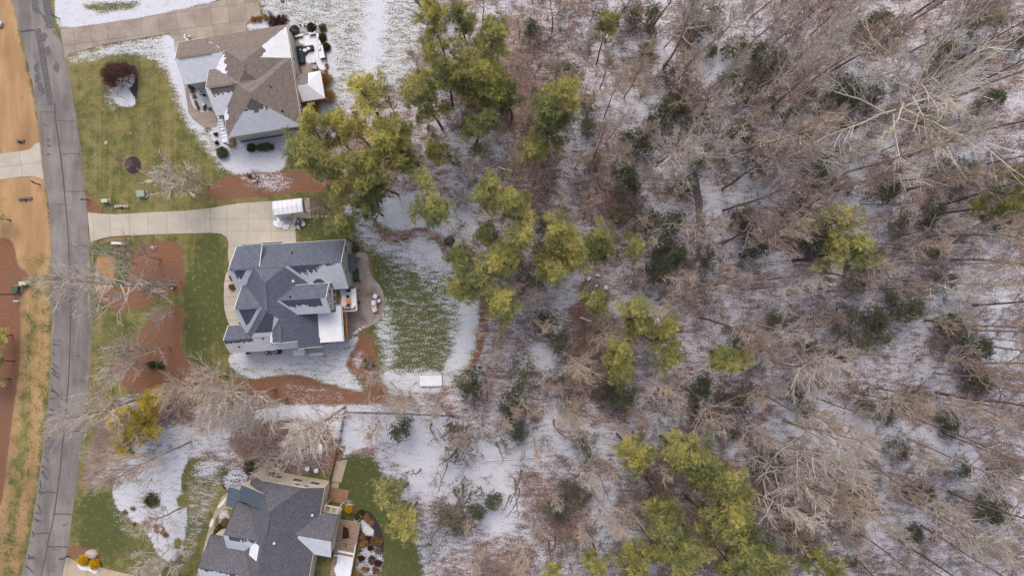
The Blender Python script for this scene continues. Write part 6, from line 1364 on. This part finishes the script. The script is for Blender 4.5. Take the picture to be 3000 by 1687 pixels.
# ---------------------------------------------------------------- fence
def fence(label, pts, h=1.35, wd='black'):
    e = empty('fence', W(*pts[0]), label, 'fence', 'dark metal fences'); pk = MB()
    for k in range(len(pts) - 1):
        a, c = W(*pts[k]), W(*pts[k + 1]); dr = c - a; L_ = dr.length; rz_ = math.atan2(dr.y, dr.x); n = max(1, round(L_/2.0))
        for i in range(n + (k == len(pts) - 2)):
            p = a + dr*(i/n); MB().box((p.x, p.y, h/2 + 0.03), (0.09, 0.09, h + 0.1), rz_).build('post', M[wd], e)
        for z__ in (0.2, h - 0.12): m = (a + c)/2; MB().box((m.x, m.y, z__), (L_, 0.05, 0.06), rz_).build('rail', M[wd], e)
        for i in range(int(L_/0.16)): p = a + dr*((i + 0.5)*0.16/L_); pk.box((p.x, p.y, h/2), (0.025, 0.025, h), rz_)
    o = pk.build('pickets', M[wd], e); o['kind'] = 'stuff'
fence('dark metal fence running down from the big pale tree to the cream gable wall', [(1012, 1206), (1003, 1258), (993, 1310), (982, 1360), (970, 1408)]); fence('dark metal fence running right from the big pale tree into the wood', [(1013, 1205), (1070, 1206), (1140, 1208), (1230, 1211), (1330, 1216)])
# snowy platform, bins
q = W(1262, 1115, 0.4); e = empty('platform', (q.x, q.y, 0), 'low wooden platform covered with snow at the lawn corner', 'platform'); rz = R(1)
for k in range(9): MB().box((q.x, q.y - 0.8 + k*0.2, 0.32), (3.6, 0.19, 0.05), rz).build('board', M['decking'], e)
for i in (-1, 1): MB().box((q.x, q.y + i*0.85, 0.17), (3.6, 0.12, 0.26), rz).build('beam', M['wood'], e)
MB().rbox((q.x, q.y, 0.375), (3.55, 1.75, 0.06), 0.02, rz).build('snow', M['snow'], e)
for k, (px, py) in enumerate(((900, 1373), (926, 1378))):
    q = W(px, py, 0.9); e = empty('rain_barrel', (q.x, q.y, 0), ('left', 'right')[k] + ' of two pale round barrels above the cream gable wall', 'barrel', 'pale barrels'); MB().tube([(q.x, q.y, 0), (q.x, q.y, 0.45), (q.x, q.y, 0.9)], [0.3, 0.36, 0.32], 14).build('body', M['greybox'], e); b = MB(); b.tube([(q.x, q.y, 0.9), (q.x, q.y, 0.94)], 0.33, 14); b.build('lid', M['snow'], e); MB().tube([(q.x, q.y, 0.88), (q.x, q.y, 0.92)], 0.37, 14).build('rim', M['white'], e)
q = W(937, 1315, 0.15); e = empty('snow_mound', (q.x, q.y, 0), 'oblong snow-covered mound above the cream gable wall', 'snow mound'); MB().ball((q.x, q.y, 0), 0.9, (0.45, 1.0, 0.2), 12, 5, 0, 0.1, random.Random(3), True).build('snow', M['snow'], e, True); MB().ball((q.x, q.y, -0.02), 0.95, (0.45, 1.0, 0.12), 12, 4, half=True).build('soil', M['decking'], e)
# garden pond tub in the mulched garden, tan pots
q = W(1048, 1517, 0.3); e = empty('garden_tub', (q.x, q.y, 0), 'pale green oval tub in the mulched garden', 'tub'); b = MB(); n = 16; vv = []
for z__, s_ in ((0, 0.8), (0.4, 1.0), (0.4, 0.86), (0.2, 0.8)):
    for k in range(n): t = 6.283*k/n; x, y = 0.75*s_*math.cos(t), 0.38*s_*math.sin(t); vv.append((q.x + x*0.8 - y*0.6, q.y + x*0.6 + y*0.8, z__))
b.add(vv, [(i*n + k, i*n + (k + 1) % n, i*n + n + (k + 1) % n, i*n + n + k) for i in range(3) for k in range(n)] + [tuple(range(3*n, 4*n))]); b.build('shell', M['palegreen'], e); MB().prism([(q.x + 0.58*math.cos(t)*0.8 - 0.3*math.sin(t)*0.6, q.y + 0.58*math.cos(t)*0.6 + 0.3*math.sin(t)*0.8) for t in [6.283*k/n for k in range(n)]], 0.2, 0.24).build('water', M['boxwood'], e)
pot('tan round pot at the deck edge', 1051, 1637, 0.28, 0.4, 'conc3', 0.0, None); pot('tan pot on the deck step', 1017, 1588, 0.2, 0.3, 'conc3', 1.05, None)
q = W(1005, 1570, 1.1); e = empty('planter_bed', (q.x, q.y, 0), 'wooden triangular planter of dark soil on the deck', 'planter'); tri = [W(1004, 1535, 1.25), W(1023, 1545, 1.25), W(1026, 1578, 1.25), W(1000, 1582, 1.25)]
MB().prism([tuple(p[:2]) for p in tri], 0.0, 1.25).build('box', M['wood'], e); cm = sum(tri, Vector())/4; MB().prism([tuple((cm + (p - cm)*0.82)[:2]) for p in tri], 1.26, 1.29).build('soil', M['maple'], e)

# ---------------------------------------------------------------- fire pit circle in the wood
q = W(1745, 838); o = MB().prism([tuple(W(*p)[:2]) for p in smooth_poly([(1722, 805), (1745, 792), (1772, 808), (1782, 840), (1768, 872), (1735, 882), (1718, 850)], 2)], 0.0, 0.015).build('gravel_pad', M['patio'], loc=(q.x, q.y, 0)); tag(o, 'brown gravel circle round the fire pit', kind='structure')
q = W(1747, 836); e = empty('fire_pit', (q.x, q.y, 0.01), 'round stone fire pit with a snowy middle in the woods', 'fire pit'); n = 14
for k in range(n):
    t = 6.283*k/n; MB().rbox((q.x + 0.42*math.cos(t), q.y + 0.42*math.sin(t), 0.2), (0.24, 0.18, 0.4), 0.03, t).build('stone', M['stone_dark'], e)
MB().ball((q.x, q.y, 0.12), 0.3, (1, 1, 0.5), 10, 4, half=True).build('snow', M['snow'], e, True); MB().tube([(q.x, q.y, 0.01), (q.x, q.y, 0.13)], 0.34, 12).build('ash_bed', M['black'], e)
for k, (px, py, lb) in enumerate(((1724, 815, 'left'), (1753, 804, 'upper'), (1776, 842, 'right'), (1738, 859, 'lower'))):
    a = math.atan2(-(836 - py), 1747 - px); armchair(f'white snow-dusted garden chair on the {lb} side of the fire pit', px, py, a, 'white', True, 0.85, 'chairs round the fire pit', 0.015)
q = W(1723, 878, 0.4); e = empty('bench', (q.x, q.y, 0), 'dark bench below the fire pit, half under a pine', 'bench'); MB().box((q.x, q.y, 0.42), (0.9, 0.35, 0.06), R(8)).build('seat', M['black'], e); MB().box((q.x, q.y + 0.17, 0.68), (0.9, 0.06, 0.4), R(8)).build('backrest', M['black'], e)
for i in (-1, 1): MB().box((q.x + i*0.38, q.y, 0.2), (0.06, 0.3, 0.4), R(8)).build('leg', M['black'], e)
q = W(1820, 989, 0.8); e = empty('storage_bin', (q.x, q.y, 0), 'black storage bin beside the pines at the centre', 'bin'); MB().rbox((q.x, q.y, 0.38), (0.85, 0.6, 0.76), 0.05).build('body', M['black'], e); MB().rbox((q.x, q.y, 0.8), (0.92, 0.66, 0.1), 0.04).build('lid', M['charcoal'], e)
# ---------------------------------------------------------------- fallen logs with snow
LOGS = [((2518, 595), (2640, 594), 0.16), ((2300, 1222), (2445, 1305), 0.14), ((2352, 1401), (2475, 1400), 0.13), ((2720, 1355), (2690, 1395), 0.14), ((2760, 1000 - 270), (2835, 668), 0.18), ((2835, 668), (2950, 610), 0.16), ((1735, 30), (1800, 52), 0.14), ((1462, 490), (1520, 508), 0.16), ((1630, 560), (1665, 575), 0.12), ((1520, 900), (1552, 912), 0.1), ((1630, 930), (1670, 938), 0.12), ((1700, 930), (1740, 945), 0.2), ((1400, 1262), (1458, 1308), 0.2), ((1420, 1350), (1640, 1330), 0.14), ((1960, 640), (2030, 625), 0.14), ((2105, 640), (2180, 675), 0.10), ((2700, 660), (2790, 700), 0.12), ((2860, 1400), (2900, 1370), 0.14), ((2290, 1260), (2330, 1230), 0.1), ((2000, 250), (2016, 260), 0.1), ((1795, 1085), (1780, 1110), 0.1), ((2985, 760), (2970, 800), 0.1), ((1260, 1265), (1420, 1285), 0.06), ((2060, 265), (2090, 280), 0.1)]
NTH = ['', 'second ', 'third ']
for n_, (a, c, r_) in enumerate(LOGS):
    pa, pc = W(*a), W(*c); g = random.Random(n_); m = (pa + pc)/2; e = empty('fallen_log', (m.x, m.y, 0)); e['category'] = 'log'; e['group'] = 'fallen logs'
    pts = [pa.lerp(pc, k/5) + Vector((g.uniform(-0.12, 0.12), g.uniform(-0.12, 0.12), r_*0.8)) for k in range(6)]
    MB().tube(pts, [r_*(1 - 0.09*k) for k in range(6)], 8).build('trunk', M['bark_grey'], e); MB().tube([p + Vector((0, 0, r_*0.5)) for p in pts[:5]], [r_*0.8*(1 - 0.09*k) for k in range(5)], 6).build('snow', M['snow'], e)
    MB().tube([pts[3], pts[3] + Vector((g.uniform(-.8, .8), g.uniform(-.8, .8), 0.25))], [r_*0.4, 0.02], 5).build('branch_stub', M['bark_grey'], e)
    TREES.append(dict(o=e, fam='log', size='long' if (pc - pa).length > 6 else 'short', tone='', x=m.x, y=m.y, z=0.2, label=None))
# ---------------------------------------------------------------- labels that single out each tree by its look and its place in the photo
COLS = [(-1e9, 600, 'left edge'), (600, 1000, 'left part'), (1000, 1300, 'left of centre'), (1300, 1500, 'centre-left'), (1500, 1700, 'centre'), (1700, 1900, 'centre-right'), (1900, 2150, 'right of centre'), (2150, 2400, 'right part'), (2400, 2700, 'far right'), (2700, 1e9, 'right edge')]
ROWS = [(-1e9, 280, 'top row'), (280, 560, 'upper row'), (560, 840, 'upper middle'), (840, 1120, 'lower middle'), (1120, 1400, 'lower row'), (1400, 1e9, 'bottom row')]
NOUN = {'pine': 'yellow-green pine', 'evergreen': 'green evergreen tree', 'olive': 'olive evergreen shrub', 'bare': 'bare tree', 'west': 'bare tree', 'snag': 'dead bare trunk', 'log': 'snowy fallen log'}
cells = {}
for t in TREES:
    if t['label']: t['o']['label'] = t['label']; continue
    px, py = PX(t['x'], t['y'], t['z'])
    col = next(n for a, b_, n in COLS if a <= px < b_); row = next(n for a, b_, n in ROWS if a <= py < b_)
    key = (t['fam'], t['size'], t['tone'], row, col); cells.setdefault(key, []).append((px, t))
for (fam, size, tone, row, col), L_ in cells.items():
    L_.sort(key=lambda q: q[0])
    what = f"{size} {NOUN[fam]}" + (f" with {tone} twigs" if tone else '')
    for i, (px, t) in enumerate(L_):
        nth = '' if len(L_) == 1 else (f"{ORD[i]} from left, ")
        t['o']['label'] = f"{what}, {nth}in the {row}, {col}"
